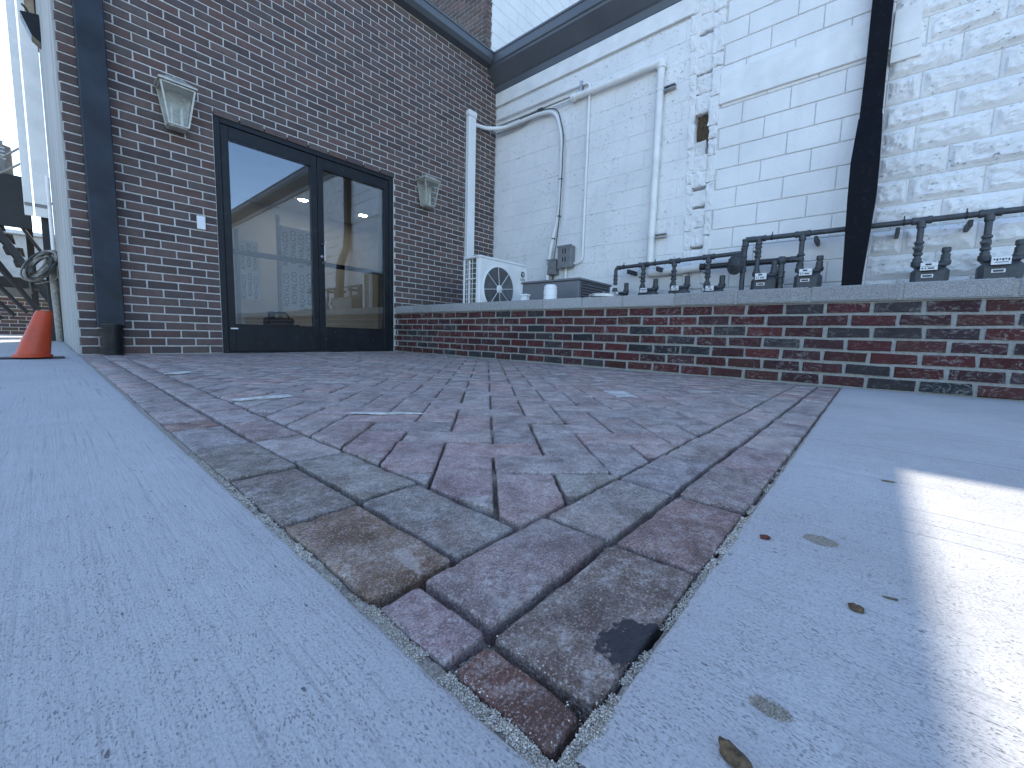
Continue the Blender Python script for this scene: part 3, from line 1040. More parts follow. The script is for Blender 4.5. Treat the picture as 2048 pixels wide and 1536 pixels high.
box('side_wall', XE - 0.012, XE + 0.2, YW + 0.012, 8.02, -0.1, 4.1, 'streaked_wall', bb, 0.004)
box('roof', XE - 0.02, XW + 0.8, YW + 0.02, 9.4, 4.1, 4.2, 'roof_membrane', bb, 0.0)
gut = MB().prism([(YW + .02, 4.068), (4.455, 4.078), (4.405, 4.115), (4.405, 4.195), (4.392, 4.20), (4.392, 4.222), (4.47, 4.222), (YW + .02, 4.222)], 0, XE - 0.14, 4.426)
gut.build('gutter', 'gutter_metal', bb)
# rooms behind the glass
inn = MB()
inn.box(0.45, 6.2, 9.0, 9.1, -0.05, 2.9, 0).box(0.4, 0.45, YW + .2, 9.1, -0.05, 2.9, 0).box(6.2, 6.25, YW + .2, 9.1, -0.05, 2.9, 0)
inn.build('interior_wall', 'interior_wall', bb)
box('interior_floor', 0.4, 6.25, YW + 0.06, 9.1, -0.1, 0.001, 'interior_floor', bb, 0)
box('interior_ceiling', 0.4, 6.25, YW + 0.2, 9.1, 2.6, 2.7, 'interior_wall', bb, 0)
box('interior_post', 3.22, 3.30, 5.38, 5.46, 0.002, 2.595, 'white_paint', bb, 0.003)

def downlight(x, y, label):
    t = thing('ceiling_light', (x, y, 2.6), label, 'ceiling light', 'recessed ceiling lights')
    MB().lathe([(0.105, 0), (0.105, -0.006), (0.088, -0.010), (0.082, -0.006)], (x, y, 2.599), n=24).build('trim_ring', 'white_plastic', t)
    MB().lathe([(0.080, -0.007), (0.078, -0.011), (0.02, -0.012)], (x, y, 2.599), n=24).build('lens', 'downlight', t)
downlight(3.258, 8.058, 'lit round ceiling light seen through the left door leaf')
downlight(4.425, 8.06, 'lit round ceiling light seen through the right door leaf')

def board(x0, x1, yb, z0, z1, rows, label, logo, pt=0.135):
    t = thing('insulation_board', ((x0 + x1) / 2, yb, 0), label, 'insulation board', 'printed insulation boards')
    pn = box('panel', x0, x1, yb, yb + 0.04, z0, z1, 'insulation', t, 0.003)
    box('rail', x0 - .06, x0 - .01, yb, yb + 0.05, 0.0, z1 + 0.16, 'box_grey', t, 0.003)
    n = int((x1 - x0) / pt)
    for k in range(n):
        for r in range(rows):
            L = (z1 - z0) / rows
            text('lettering', 'ROVALCO', pt * 0.93, 'ink', pn, (x0 + pt * .55 + k * pt, yb - 0.002, z0 + L * (r + .5) - 0.04 + 0.045 * (k % 2)), (0, 0, 1), (-1, 0, 0))
    return t
board(2.19, 2.47, 7.95, 0.72, 1.68, 2, 'narrow blue white insulation board with rotated lettering behind the left of the glass', False, 0.088)
b2 = board(2.84, 3.52, 8.0, 0.62, 2.06, 2, 'wide blue white insulation board with rotated lettering and a rounded frame mark', True)
# rounded frame mark printed on the wide board
fr = MB()
rp = []
for k in range(24):
    a = 2 * math.pi * k / 24
    cx_, cz_ = (0.035 if math.cos(a) > 0 else -0.035), (0.14 if math.sin(a) > 0 else -0.14)
    rp.append((3.43 + cx_ + 0.045 * math.cos(a), 7.997, 1.28 + cz_ + 0.045 * math.sin(a)))
fr.tube(rp + [rp[0]], 0.011, 6)
fr.build('frame_mark', 'ink', b2)

tc = thing('tool_case', (1.86, 5.32, 0), 'black tool case with a carry handle inside the door at floor level', 'tool case')
box('body', 1.70, 1.99, 5.24, 5.42, 0.0, 0.37, 'case_black', tc, 0.02)
box('latch', 1.72, 1.775, 5.25, 5.32, 0.372, 0.44, 'case_black', tc, 0.006)
MB().tube([(1.79, 5.33, .365), (1.80, 5.33, .43), (1.93, 5.33, .43), (1.96, 5.33, .365)], 0.011, 8, 0.03).build('handle', 'case_black', tc)
MB().tube([(1.99, 5.30, .27), (2.06, 5.30, .29), (2.08, 5.30, .20), (2.03, 5.30, .10), (2.0, 5.30, .02)], 0.012, 8, 0.03).build('hose', 'hose_black', tc)

# ------------------------------------------------------------------ glass double door
dd = thing('double_glass_door', ((DX0 + DX1) / 2, YW, 0), 'black framed glass double door set in the brown brick wall', 'door')
FY0, FY1 = YW + 0.014, YW + 0.115
def dpart(name, x0, x1, z0, z1, y0=FY0, y1=FY1, mat='door_metal', parent=dd, b=0.003):
    return box(name, x0, x1, y0, y1, z0, z1, mat, parent, b)
dpart('jamb', DX0, DX0 + 0.052, 0.0, DZ)
dpart('jamb', DX1 - 0.052, DX1, 0.0, DZ)
dpart('header', DX0 + 0.052, DX1 - 0.052, DZ - 0.075, DZ)
dpart('threshold', DX0 + 0.052, DX1 - 0.052, -0.03, 0.010)
def leaf(x0, x1, right):
    lf = MB()
    y0, y1 = FY0 + 0.012, FY1 - 0.03
    st = 0.062
    lf.box(x0, x0 + st, y0, y1, 0.014, DZ - 0.078, 0.003).box(x1 - st, x1, y0, y1, 0.014, DZ - 0.078, 0.003)
    lf.box(x0 + st, x1 - st, y0, y1, DZ - 0.078 - 0.105, DZ - 0.078, 0.003).box(x0 + st, x1 - st, y0, y1, 0.014, 0.264, 0.003)
    o = lf.build('door_leaf', 'door_metal', dd)
    box('glass_pane', x0 + st - .004, x1 - st + .004, y0 + 0.018, y0 + 0.024, 0.262, DZ - 0.18, 'door_glass', o, 0)
    MB().cyl((x0 + .02, y1 + 0.05, 0.965), (x1 - .02, y1 + 0.05, 0.965), 0.026, 12).build('push_bar', 'bronze_metal', o)
    hx = x0 + 0.034 if right else x1 - 0.034
    if right:
        MB().tube([(hx, y0, 1.16), (hx + .005, y0 - 0.06, 1.16), (hx + .005, y0 - 0.06, 0.965), (hx, y0, 0.965)], 0.0085, 10, 0.02).build('pull_handle', 'galvanized', o)
        MB().lathe([(0.017, 0), (0.017, 0.005), (0.012, 0.009)], (hx, y0 - 0.001, 1.03), (0, -1, 0)).build('lock_cylinder', 'galvanized', o)
    gk = MB()
    gk.box(x0 + st, x1 - st, y0 - .004, y0, 0.262, 0.274, 0.001).box(x0 + st, x1 - st, y0 - .004, y0, DZ - .195, DZ - .183, 0.001)
    gk.build('glazing_bead', 'bronze_metal', o)
    return o
l1 = leaf(DX0 + 0.055, 1.9965, False)
leaf(2.0015, DX1 - 0.055, True)
box('maker_label', 1.165, 1.225, FY0 + 0.0095, FY0 + 0.012, 0.225, 0.237, 'plate_white', l1, 0)

# ------------------------------------------------------------------ wall lanterns
def lantern(cx, label):
    z0, z1 = 1.862, 2.150
    t = thing('wall_lantern', (cx, YW, z0), label, 'wall lantern', 'lanterns either side of the door')
    box('back_plate', cx - 0.06, cx + 0.06, YW - 0.014, YW - 0.001, z0 + 0.02, z1 + 0.05, 'lantern_metal', t, 0.003)
    def ring(z, hx, y0, y1):
        return [(cx - hx, y0, z), (cx + hx, y0, z), (cx + hx, y1, z), (cx - hx, y1, z)]
    bot = ring(z0, 0.063, YW - 0.150, YW - 0.035)
    top = ring(z1, 0.108, YW - 0.185, YW - 0.020)
    for k in range(4):
        MB().tube([bot[k], top[k]], 0.0085, 4).build('corner_bar', 'lantern_metal', t)
    for ringpts in (bot, top):
        fr_ = MB()
        for k in range(4):
            fr_.tube([ringpts[k], ringpts[(k + 1) % 4]], 0.008, 4)
        fr_.build('frame_ring', 'lantern_metal', t)
    for k in (0, 1, 3):
        a, b, c, d = bot[k], bot[(k + 1) % 4], top[(k + 1) % 4], top[k]
        mesh_obj('glass_pane', [a, b, c, d], [(0, 1, 2, 3)], 'lantern_glass', t)
    mesh_obj('reflector', [bot[2], bot[3], top[3], top[2]], [(0, 1, 2, 3)], 'lantern_metal', t)
    rf_ = MB()
    a = ring(z1 + 0.010, 0.124, YW - 0.205, YW - 0.012)
    b = ring(z1 + 0.024, 0.124, YW - 0.205, YW - 0.012)
    c = ring(z1 + 0.060, 0.074, YW - 0.150, YW - 0.012)
    d = ring(z1 + 0.085, 0.056, YW - 0.115, YW - 0.012)
    q = [(3, 2, 1, 0)]
    for i in range(3):
        q += [(i * 4 + k, i * 4 + (k + 1) % 4, i * 4 + 4 + (k + 1) % 4, i * 4 + 4 + k) for k in range(4)]
    q.append((12, 13, 14, 15))
    rf_.add(a + b + c + d, q)
    rof = rf_.build('roof', 'lantern_metal', t)
    MB().lathe([(0.012, 0), (0.02, 0.008), (0.01, 0.02), (0.003, 0.03)], (cx, YW - 0.07, z1 + 0.085)).build('finial', 'lantern_metal', rof)
    box('base_plate', cx - 0.062, cx + 0.062, YW - 0.140, YW - 0.04, z0 - 0.016, z0 - 0.006, 'lantern_metal', t, 0.003)
    for s in (-0.032, 0.032):
        MB().lathe([(0.011, 0), (0.011, 0.085), (0.006, 0.09), (0.009, 0.105), (0.010, 0.12), (0.003, 0.15)], (cx + s, YW - 0.092, z0 + 0.004), n=12).build('candle_bulb', 'candle', t)
    return t
lantern(0.824, 'brass and glass wall lantern left of the door near the black downspout')
lantern(3.345, 'brass and glass wall lantern between the door and the white duct')

# small things on the door wall
t = thing('key_pad', (0.968, YW, 1.15), 'small white key pad on the bricks left of the door', 'key pad')
box('housing', 0.938, 1.000, YW - 0.016, YW - 0.001, 1.092, 1.206, 'white_plastic', t, 0.004)
box('screen', 0.947, 0.991, YW - 0.0175, YW - 0.0162, 1.155, 1.193, 'insulation', t, 0.001)

ds = thing('downspout', (0.355, YW, 0), 'flat black downspout running down the brick wall at its left end', 'downspout')
dpipe = box('pipe', 0.272, 0.428, YW - 0.105, YW - 0.004, 0.215, 4.10, 'spout_metal', ds, 0.006)
pr = []
for k in range(15):
    z = 0.0 + k * 0.016
    pr += [(0.074, z), (0.074, z + 0.005), (0.060, z + 0.008), (0.060, z + 0.013)]
hz = MB().lathe(pr, (0.345, YW - 0.092, 0.002), (0.04, 0.05, 1), n=20)
hz.build('corrugated_hose', 'hose_black', ds)
lc = thing('line_set_duct', (4.13, YW, 0.9), 'white vertical line set duct rising behind the outdoor unit', 'duct')
box('cover', 4.055, 4.190, YW - 0.075, YW - 0.001, 0.55, 3.26, 'white_plastic', lc, 0.008)
box('end_cap', 4.045, 4.200, YW - 0.085, YW - 0.001, 3.262, 3.34, 'white_plastic', lc, 0.012)
box('seam', 4.095, 4.103, YW - 0.079, YW - 0.0755, 0.6, 3.25, 'white_plastic', lc, 0.001)

# ------------------------------------------------------------------ low garden wall
lw = thing('low_brick_wall', (XL, 1.5, 0), 'low dark red brick wall with a grey stone cap along the courtyard', 'garden wall')
box('mortar_wall', XL + 0.0075, XL + 0.2, -2.4, YW - 0.002, -0.1, 0.474, 'garden_mortar', lw, 0)
RED = [(0.080, 0.021, 0.022), (0.072, 0.020, 0.022), (0.088, 0.025, 0.024), (0.064, 0.023, 0.025), (0.076, 0.029, 0.026), (0.056, 0.025, 0.028)]
DRK = [(0.030, 0.032, 0.036), (0.042, 0.036, 0.038), (0.055, 0.036, 0.040)]
LP = 0.2004
for r in range(7):
    z = 0.0676 * r + 0.005
    for s0, s1 in rowcuts(-2.4, YW - 0.004, LP, -0.387 + (LP / 2 if r % 2 else 0) + R_(-.006, .006), 0.0150, []):
        if (s0 + s1) / 2 < -1.35:
            continue
        L = s1 - s0 - R_(0, 0.005)
        o = bpy.data.objects.new('brick', brick_mesh(L, 0.0532, var=random.randint(0, 4), mat='garden_brick', rough=0.0032))
        o.location = (XL + R_(-0.002, 0.0015), (s0 + s1) / 2 + R_(-.002, .002), z + 0.0285)
        o.rotation_euler = (R_(-.01, .01), R_(-.008, .008), -math.pi / 2 + R_(-.008, .008))
        c = random.choice(DRK if random.random() < (0.26 if r < 5 else 0.1) else RED)
        k = R_(0.75, 1.2)
        o.color = (*(x * k for x in c), 1)
        link(o, lw)
CJ = [YW - 0.004, 4.18, 3.80, 3.41, 3.02, 2.63, 2.235, 1.832, 1.472, 1.078, 0.684, 0.300, -0.089, -0.472, -0.86, -1.25, -1.64, -2.03, -2.4]
for a, b in zip(CJ, CJ[1:]):
    o = MB().box(XL - 0.016, XL + 0.215, b + 0.006, a - 0.006, 0.4765, 0.563 + R_(-.0015, .0015), 0.006).build('cap_stone', 'granite', lw)
    k = R_(0.85, 1.15)
    o.color = (0.39 * k, 0.39 * k, 0.38 * k, 1)
box('cap_mortar', XL - 0.011, XL + 0.21, -2.4, YW - 0.003, 0.4745, 0.5575, 'garden_mortar', lw, 0)
gb = box('gravel_bed', XL + 0.2, XW, -2.4, YW, -0.1, 0.49, 'gravel_bed', None, 0)
tag(gb, 'raised gravel bed behind the low brick wall', 'gravel', kind='structure')

# ------------------------------------------------------------------ white block building
wb = thing('white_block_building', (XW, 1.5, 0), 'white painted block building with dark cornice behind the low wall', 'building')
wc = MB()
wc.box(XW + 0.012, XW + 0.9, -14.0, 1.395, -0.1, 4.1, 0).box(XW + 0.012, XW + 0.9, 1.635, YW - 0.001, -0.1, 4.1, 0).box(XW + 0.10, XW + 0.9, 1.395, 1.635, -0.1, 4.1, 0)
wc.build('wall_core', 'white_joint', wb)
box('roof', XW, XW + 6, -14.0, YW, 4.1, 4.19, 'roof_membrane', wb, 0)
CB = {}
def block_mesh(L, H, kind, var):
    key = (round(L * 100), round(H * 100), kind, var)
    if key in CB:
        return CB[key]
    sd = var * 17.3 + len(CB)
    nx, nz = (7, 4) if kind != 'rock' else (26, 14)
    v, f = [], []
    if kind == 'rock':
        gx_, gz_ = [-L / 2 + L * i / nx for i in range(nx + 1)], [-H / 2 + H * j / nz for j in range(nz + 1)]
    else:
        eb = 0.0045
        gx_ = [-L / 2] + [-L / 2 + eb + (L - 2 * eb) * i / nx for i in range(nx + 1)] + [L / 2]
        gz_ = [-H / 2] + [-H / 2 + eb + (H - 2 * eb) * j / nz for j in range(nz + 1)] + [H / 2]
        nx, nz = nx + 2, nz + 2
    for j in range(nz + 1):
        for i in range(nx + 1):
            x, z = gx_[i], gz_[j]
            e = min(L / 2 - abs(x), H / 2 - abs(z))
            if kind == 'rock':
                y = 0.002 * fn(x * 40, z * 40, sd)
                m = min(1.0, max(0.0, (e - 0.016) / 0.02))
                big = fn(x * 7, z * 9, sd) * 0.012 + fn(x * 19, z * 22, sd + 3) * 0.009 + abs(fn(x * 42, z * 46, sd + 5)) * 0.007
                y -= m * (0.016 + big * 1.5)
                if e < 0.001: y = 0.008
            else:
                y = 0.0012 * fn(x * 12, z * 12, sd) + 0.0007 * fn(x * 45, z * 45, sd)
                if kind == 'old':
                    y += 0.0022 * fn(x * 20, z * 20, sd)
                if e < 0.001: y += 0.0035 if kind == 'new' else 0.0022
            v.append((x, y, z))
    n = nx + 1
    f = [(j * n + i, j * n + i + 1, (j + 1) * n + i + 1, (j + 1) * n + i) for j in range(nz) for i in range(nx)]
    ring = [i for i in range(n)] + [j * n + nx for j in range(1, nz + 1)] + [nz * n + i for i in range(nx - 1, -1, -1)] + [j * n for j in range(nz - 1, 0, -1)]
    k = len(v)
    v += [(v[r][0], 0.05, v[r][2]) for r in ring]
    m = len(ring)
    f += [(ring[q], k + q, k + (q + 1) % m, ring[(q + 1) % m]) for q in range(m)]
    me = bpy.data.meshes.new('block')
    me.from_pydata(v, [], f)
    if kind == 'rock':
        me.polygons.foreach_set('use_smooth', [False] * len(f))
    me.materials.append(M[{'rock': 'white_rock', 'old': 'white_block_old', 'new': 'white_block'}[kind]])
    CB[key] = me
    return me
def put_block(name, y0, y1, z0, z1, kind, i, x=XW):
    o = bpy.data.objects.new(name, block_mesh(y1 - y0, z1 - z0, kind, i % 5))
    o.location = (x + R_(-.001, .001), (y0 + y1) / 2, (z0 + z1) / 2)
    o.rotation_euler = (0, 0, -math.pi / 2)
    return link(o, wb)
cnt = 0
for r in range(18):
    z0, z1 = 0.39 + 0.2 * r, 0.39 + 0.2 * (r + 1)
    if z0 > 4.0:
        break
    zt = min(z1, 3.615)
    if zt - z0 > 0.03:
        for s0, s1 in rowcuts(1.636, YW, 0.4, 0.77 + (0.2 if r % 2 else 0), 0.0015, []):
            cnt += 1
            put_block('block', s0, s1, z0 + 0.0008, zt - 0.0008, 'old', cnt)
    for s0, s1 in rowcuts(0.10, 1.394, 0.4, 0.77 + (0.2 if r % 2 else 0), 0.007, []):
        cnt += 1
        put_block('block', s0, s1, z0 + 0.0045, min(z1, 4.08) - 0.0045, 'new', cnt)
    for s0, s1 in rowcuts(-1.75, 0.098, 0.41, 0.098 + (0.205 if r % 2 else 0), 0.008, []):
        cnt += 1
        put_block('block', s0, s1, z0 + 0.004, min(z1, 4.08) - 0.004, 'rock', cnt)
# patched lintel and boards
box('lintel', XW - 0.022, XW + 0.01, 0.10, 1.388, 2.622, 2.918, 'white_paint', wb, 0.004)
box('lintel', XW - 0.045, XW + 0.01, -0.085, 0.098, 2.50, 2.628, 'white_paint', wb, 0.004)
box('lintel', XW - 0.040, XW + 0.01, -0.065, 0.098, 2.634, 2.90, 'white_paint', wb, 0.004)
box('frieze_board', XW - 0.024, XW + 0.01, 1.70, YW - 0.002, 3.62, 3.803, 'white_paint', wb, 0.003)
cn = MB().prism([(XW + .02, 3.806), (XW - 0.030, 3.806), (XW - 0.034, 3.89), (XW - 0.055, 3.905), (XW - 0.20, 4.05), (XW - 0.205, 4.075), (XW - 0.222, 4.09), (XW - 0.222, 4.195), (XW - 0.232, 4.20), (XW - 0.232, 4.224), (XW + .02, 4.224)], 1, -14.0, YW - 0.003)
cn.build('cornice', 'gutter_metal', wb)
# broken vertical chase: rubble edges, stacked filler stones, dark sockets
def rough_box(x0, x1, y0, y1, z0, z1, amp, seed):
    bm = bmesh.new()
    bmesh.ops.create_cube(bm, size=1)
    bmesh.ops.subdivide_edges(bm, edges=list(bm.edges), cuts=5, use_grid_fill=True)
    for q in bm.verts:
        p = Vector(((x0 + x1) / 2 + q.co.x * (x1 - x0), (y0 + y1) / 2 + q.co.y * (y1 - y0), (z0 + z1) / 2 + q.co.z * (z1 - z0)))
        e = sum(1 for c in q.co if abs(c) > 0.49)
        k = 0.008 if e >= 2 else 0.0
        d = Vector((fn(p.y * 21, p.z * 21, seed), fn(p.z * 24, p.x * 24, seed + 3), fn(p.y * 26, p.x * 26, seed + 7))) * amp
        d += Vector((fn(p.y * 60, p.z * 60, seed), fn(p.z * 60, p.x * 60, seed), fn(p.y * 60, p.x * 60, seed))) * amp * .5
        c = Vector(((x0 + x1) / 2, (y0 + y1) / 2, (z0 + z1) / 2))
        q.co = p + d + (c - p).normalized() * k
    bm.verts.index_update()
    m = MB().add([q.co[:] for q in bm.verts], [[q.index for q in f.verts] for f in bm.faces])
    bm.free()
    return m
for col_, (ya, yb, dep, lo, hi, nm, mt) in enumerate(((1.585, 1.655, -0.014, 0.10, 0.26, 'edge_stone', 'white_rock'), (1.385, 1.448, -0.016, 0.12, 0.30, 'edge_stone', 'white_rock'), (1.440, 1.592, 0.004, 0.15, 0.24, 'filler_stone', 'white_block_old'))):
    zr = 0.50 + col_ * 0.05
    while zr < 3.78:
        h = R_(lo, hi)
        sh = 0.075 * (zr - 1.2) / 2.4
        a, b = ya + (sh if col_ != 1 else 0), yb + (sh if col_ != 1 else sh * .8)
        if col_ == 2:
            a += sh * -.2
        gap = R_(0.012, 0.03) if (col_ == 2 and random.random() < 0.35) else 0.0
        if not (col_ == 2 and 2.14 < zr + h * .5 < 2.58):
            rough_box(XW + dep + R_(-.006, .010), XW + 0.12, a + R_(-.010, .006), b + R_(-.006, .006), zr + gap, zr + h, 0.010, col_ * 40 + zr * 7).build(nm, mt, wb)
        zr += h
rough_box(XW + 0.06, XW + 0.12, 1.44, 1.62, 2.32, 2.60, 0.02, 3).build('socket', 'hole_dark', wb)
rough_box(XW + 0.03, XW + 0.12, 1.50, 1.64, 2.14, 2.34, 0.012, 5).build('filler_stone', 'chase_rubble', wb)
rough_box(XW + 0.03, XW + 0.12, 1.45, 1.505, 2.17, 2.26, 0.008, 9).build('socket', 'box_grey', wb)

# ------------------------------------------------------------------ tall building behind
TX, TY, TH = 4.62, 4.76, 7.92
tb = thing('tall_brick_building', (TX, TY, 4.2), 'tall brick building with white block face rising behind the dark gutters', 'building')
tm = MB().box(TX + 0.008, TX + 9, TY + 0.008, TY + 14, 4.201, TH, 0)
tm.build('wall_core', 'mortar', tb)
rv, rf, rc = [], [], []
def tall_brick(c, L, face):
    me = brick_mesh(L, 0.0575, var=random.randint(0, 4))
    k = len(rv)
    for v in me.vertices:
        if face == 'x':
            rv.append((c[0] + v.co.y, c[1] - v.co.x, c[2] + v.co.z))
        else:
            rv.append((c[0] + v.co.x, c[1] + v.co.y, c[2] + v.co.z))
    rf.extend([tuple(t + k for t in p.vertices) for p in me.polygons])
    cc = random.choice(WALLC)
    kk = R_(0.9, 1.3)
    rc.extend([tuple(x * kk for x in cc)] * len(me.polygons))
for r in range(62, 105):
    z = r * CHT + 0.033
    for s0, s1 in rowcuts(TY, TY + 3.2, 0.2035, TY + (0.10175 if r % 2 else 0), 0.0105, []):
        tall_brick((TX, (s0 + s1) / 2, z), s1 - s0, 'x')
    tall_brick((TX + 0.05 + (0.0 if r % 2 else 0.025), TY, z), 0.095 if r % 2 else 0.145, 'y')
o = mesh_obj('bricks', rv, rf, 'brick_attr', tb)
set_col_attr(o.data, rc)
tag(o, kind='stuff')
bx = MB().box(TX + 0.112, TX + 9, TY + 0.001, TY + 0.05, 4.201, TH, 0)
bx.build('block_core', 'white_joint', tb)
for r in range(21, 36):
    z0, z1 = 0.2 * r, 0.2 * (r + 1)
    for s0, s1 in rowcuts(TX + 0.112, TX + 3.8, 0.4, TX + 0.3 + (0.2 if r % 2 else 0), 0.009, []):
        o = bpy.data.objects.new('block', block_mesh(s1 - s0, 0.191, 'new', r % 5))
        o.location = ((s0 + s1) / 2, TY - 0.002, (z0 + z1) / 2)
        link(o, tb)

# ------------------------------------------------------------------ black downspout on the white wall
dw = thing('downspout', (XW, 0.17, 0.5), 'black bent downspout on the white block wall', 'downspout')
def quad_tube(rows):
    v, f = [], []
    for (x0, x1, y0, y1, z) in rows:
        v += [(x0, y0, z), (x0, y1, z), (x1, y1, z), (x1, y0, z)]
    for i in range(len(rows) - 1):
        f += [(i * 4 + k, i * 4 + (k + 1) % 4, i * 4 + 4 + (k + 1) % 4, i * 4 + 4 + k) for k in range(4)]
    f += [(3, 2, 1, 0), tuple(len(v) - 4 + k for k in range(4))]
    return MB().add(v, f)
quad_tube([(4.33, 4.43, 0.112, 0.235, 0.60), (4.33, 4.43, 0.108, 0.238, 0.80), (4.34, 4.46, 0.080, 0.258, 1.42), (4.36, 4.47, 0.084, 0.263, 1.70), (4.50, 4.60, 0.100, 0.250, 2.08)]).build('lower_pipe', 'black_metal', dw)
quad_tube([(4.505, 4.603, 0.105, 0.246, 2.05), (4.535, 4.635, 0.112, 0.243, 2.5), (4.535, 4.635, 0.118, 0.250, 4.07)]).build('upper_pipe', 'black_metal', dw)
quad_tube([(4.315, 4.44, 0.104, 0.244, 0.56), (4.315, 4.44, 0.104, 0.244, 0.62)]).build('outlet_collar', 'black_metal', dw)

# ------------------------------------------------------------------ pipes and boxes on the white wall
t = thing('vent_pipe', (4.6, 2.0, 0.98), 'thick white pipe going up the block wall and along under the frieze', 'pipe')
MB().tube([(4.605, 1.96, 0.985), (4.605, 2.0, 0.985), (4.605, 2.0, 3.245), (4.605, 3.12, 3.262)], 0.038, 14, 0.05).build('pipe', 'white_paint', t)
MB().tube([(4.605, 2.06, 3.245), (4.605, 1.998, 3.245), (4.605, 1.998, 3.18)], 0.047, 14, 0.04).build('elbow', 'white_paint', t)
MB().tube([(4.605, 1.98, 0.985), (4.605, 1.42, 1.005)], 0.040, 14).build('lower_pipe', 'white_paint', t)
MB().cyl((4.605, 1.70, 0.995), (4.605, 1.62, 0.997), 0.047).build('coupling', 'white_paint', t)
for z in (2.96, 1.40):
    m = MB()
    m.box(4.60, 4.655, 1.84, 1.99, z - .022, z - .012, 0.001).box(4.60, 4.655, 1.84, 1.99, z + .012, z + .022, 0.001)
    m.build('strut_clamp', 'galvanized', t)
    MB().lathe([(0.043, -0.014), (0.043, 0.014)], (4.605, 2.0, z)).build('strap', 'white_paint', t)
MB().tube([(4.61, 3.12, 3.262), (4.61, 4.2, 3.268), (4.60, 4.53, 3.262)], 0.016, 10).build('thin_run', 'white_paint', t)
MB().cyl((4.605, 3.10, 3.262), (4.605, 3.16, 3.263), 0.047).build('reducer', 'white_paint', t)

t = thing('conduit', (4.625, 2.92, 1.2), 'thin white conduit bending over and down to the grey disconnect box', 'conduit')
MB().tube([(4.63, 4.50, 3.42), (4.63, 3.03, 3.395), (4.63, 2.918, 3.38), (4.63, 2.918, 1.24), (4.63, 2.98, 1.198), (4.63, 3.04, 1.198)], 0.0165, 10, 0.11, 7).build('pipe', 'white_paint', t)
for z in (2.45, 2.38, 1.75):
    MB().lathe([(0.020, -0.008), (0.020, 0.008)], (4.63, 2.918, z), n=12).build('strap', 'white_paint', t)
MB().tube([(4.64, 4.50, 3.33), (4.64, 3.05, 3.31)], 0.010, 8).build('upper_wire', 'cable_grey', t)
box('bracket', 4.60, 4.655, 3.02, 3.05, 3.26, 3.43, 'galvanized', t, 0.002)

t = thing('line_set', (4.6, 3.28, 1.0), 'white insulated line set with black wire curving from the duct down the wall', 'line set')
MB().tube([(4.19, YW - 0.045, 3.19), (4.42, YW - 0.05, 3.22), (4.58, 4.30, 3.23), (4.60, 3.65, 3.24), (4.60, 3.40, 3.18), (4.60, 3.285, 2.86), (4.60, 3.280, 2.40), (4.60, 3.29, 1.86), (4.60, 3.40, 1.48), (4.60, 3.45, 1.08), (4.60, 3.45, 0.62)], 0.026, 12, 0.16, 7).build('insulated_pipe', 'white_plastic', t)
MB().tube([(4.57, 4.0, 3.255), (4.585, 3.60, 3.27), (4.585, 3.36, 3.20), (4.58, 3.252, 2.86), (4.575, 3.248, 2.40), (4.575, 3.262, 1.86), (4.58, 3.30, 1.48), (4.58, 3.33, 1.28)], 0.007, 8, 0.1, 6).build('black_wire', 'cable_dark', t)
MB().tube([(4.58, 4.45, 3.19), (4.61, 4.0, 3.19), (4.61, 3.66, 3.255)], 0.012, 8, 0.1).build('copper_tail', 'cable_grey', t)
for z, y in ((1.83, 3.29), (1.55, 3.37), (1.22, 3.43), (2.3, 3.281)):
    MB().lathe([(0.0285, -0.006), (0.0285, 0.006)], (4.60, y, z), n=12).build('cable_tie', 'cable_dark', t)
box('bracket', 4.58, 4.655, 3.62, 3.70, 3.25, 3.30, 'cable_dark', t, 0.002)

t = thing('disconnect_box', (4.62, 3.37, 1.17), 'plain small grey disconnect box on the wall, left of the slotted one', 'electrical box', 'grey boxes on the white wall')
box('housing', 4.575, XW, 3.295, 3.445, 1.075, 1.275, 'box_grey', t, 0.006)
box('lid_rim', 4.570, 4.580, 3.289, 3.451, 1.262, 1.281, 'box_grey', t, 0.003)
MB().cyl((4.62, 3.37, 1.075), (4.62, 3.37, 0.6), 0.014, 10).build('conduit_stub', 'cable_dark', t)
t = thing('disconnect_box', (4.62, 3.15, 1.29), 'grey disconnect box with four dark slots on the wall above the condenser', 'electrical box', 'grey boxes on the white wall')
box('housing', 4.555, XW, 3.045, 3.262, 1.150, 1.430, 'box_grey', t, 0.010)
box('lid_rim', 4.548, 4.560, 3.035, 3.270, 1.405, 1.436, 'box_grey', t, 0.004)
box('base_rim', 4.548, 4.560, 3.035, 3.270, 1.140, 1.158, 'box_grey', t, 0.004)
for y in (3.125, 3.165):
    for z in (1.225, 1.33):
        box('slot', 4.550, 4.556, y, y + 0.014, z, z + 0.058, 'ink', t, 0.001)
MB().cyl((4.62, 3.16, 1.15), (4.62, 3.16, 0.6), 0.017, 10).build('conduit_stub', 'white_paint', t)

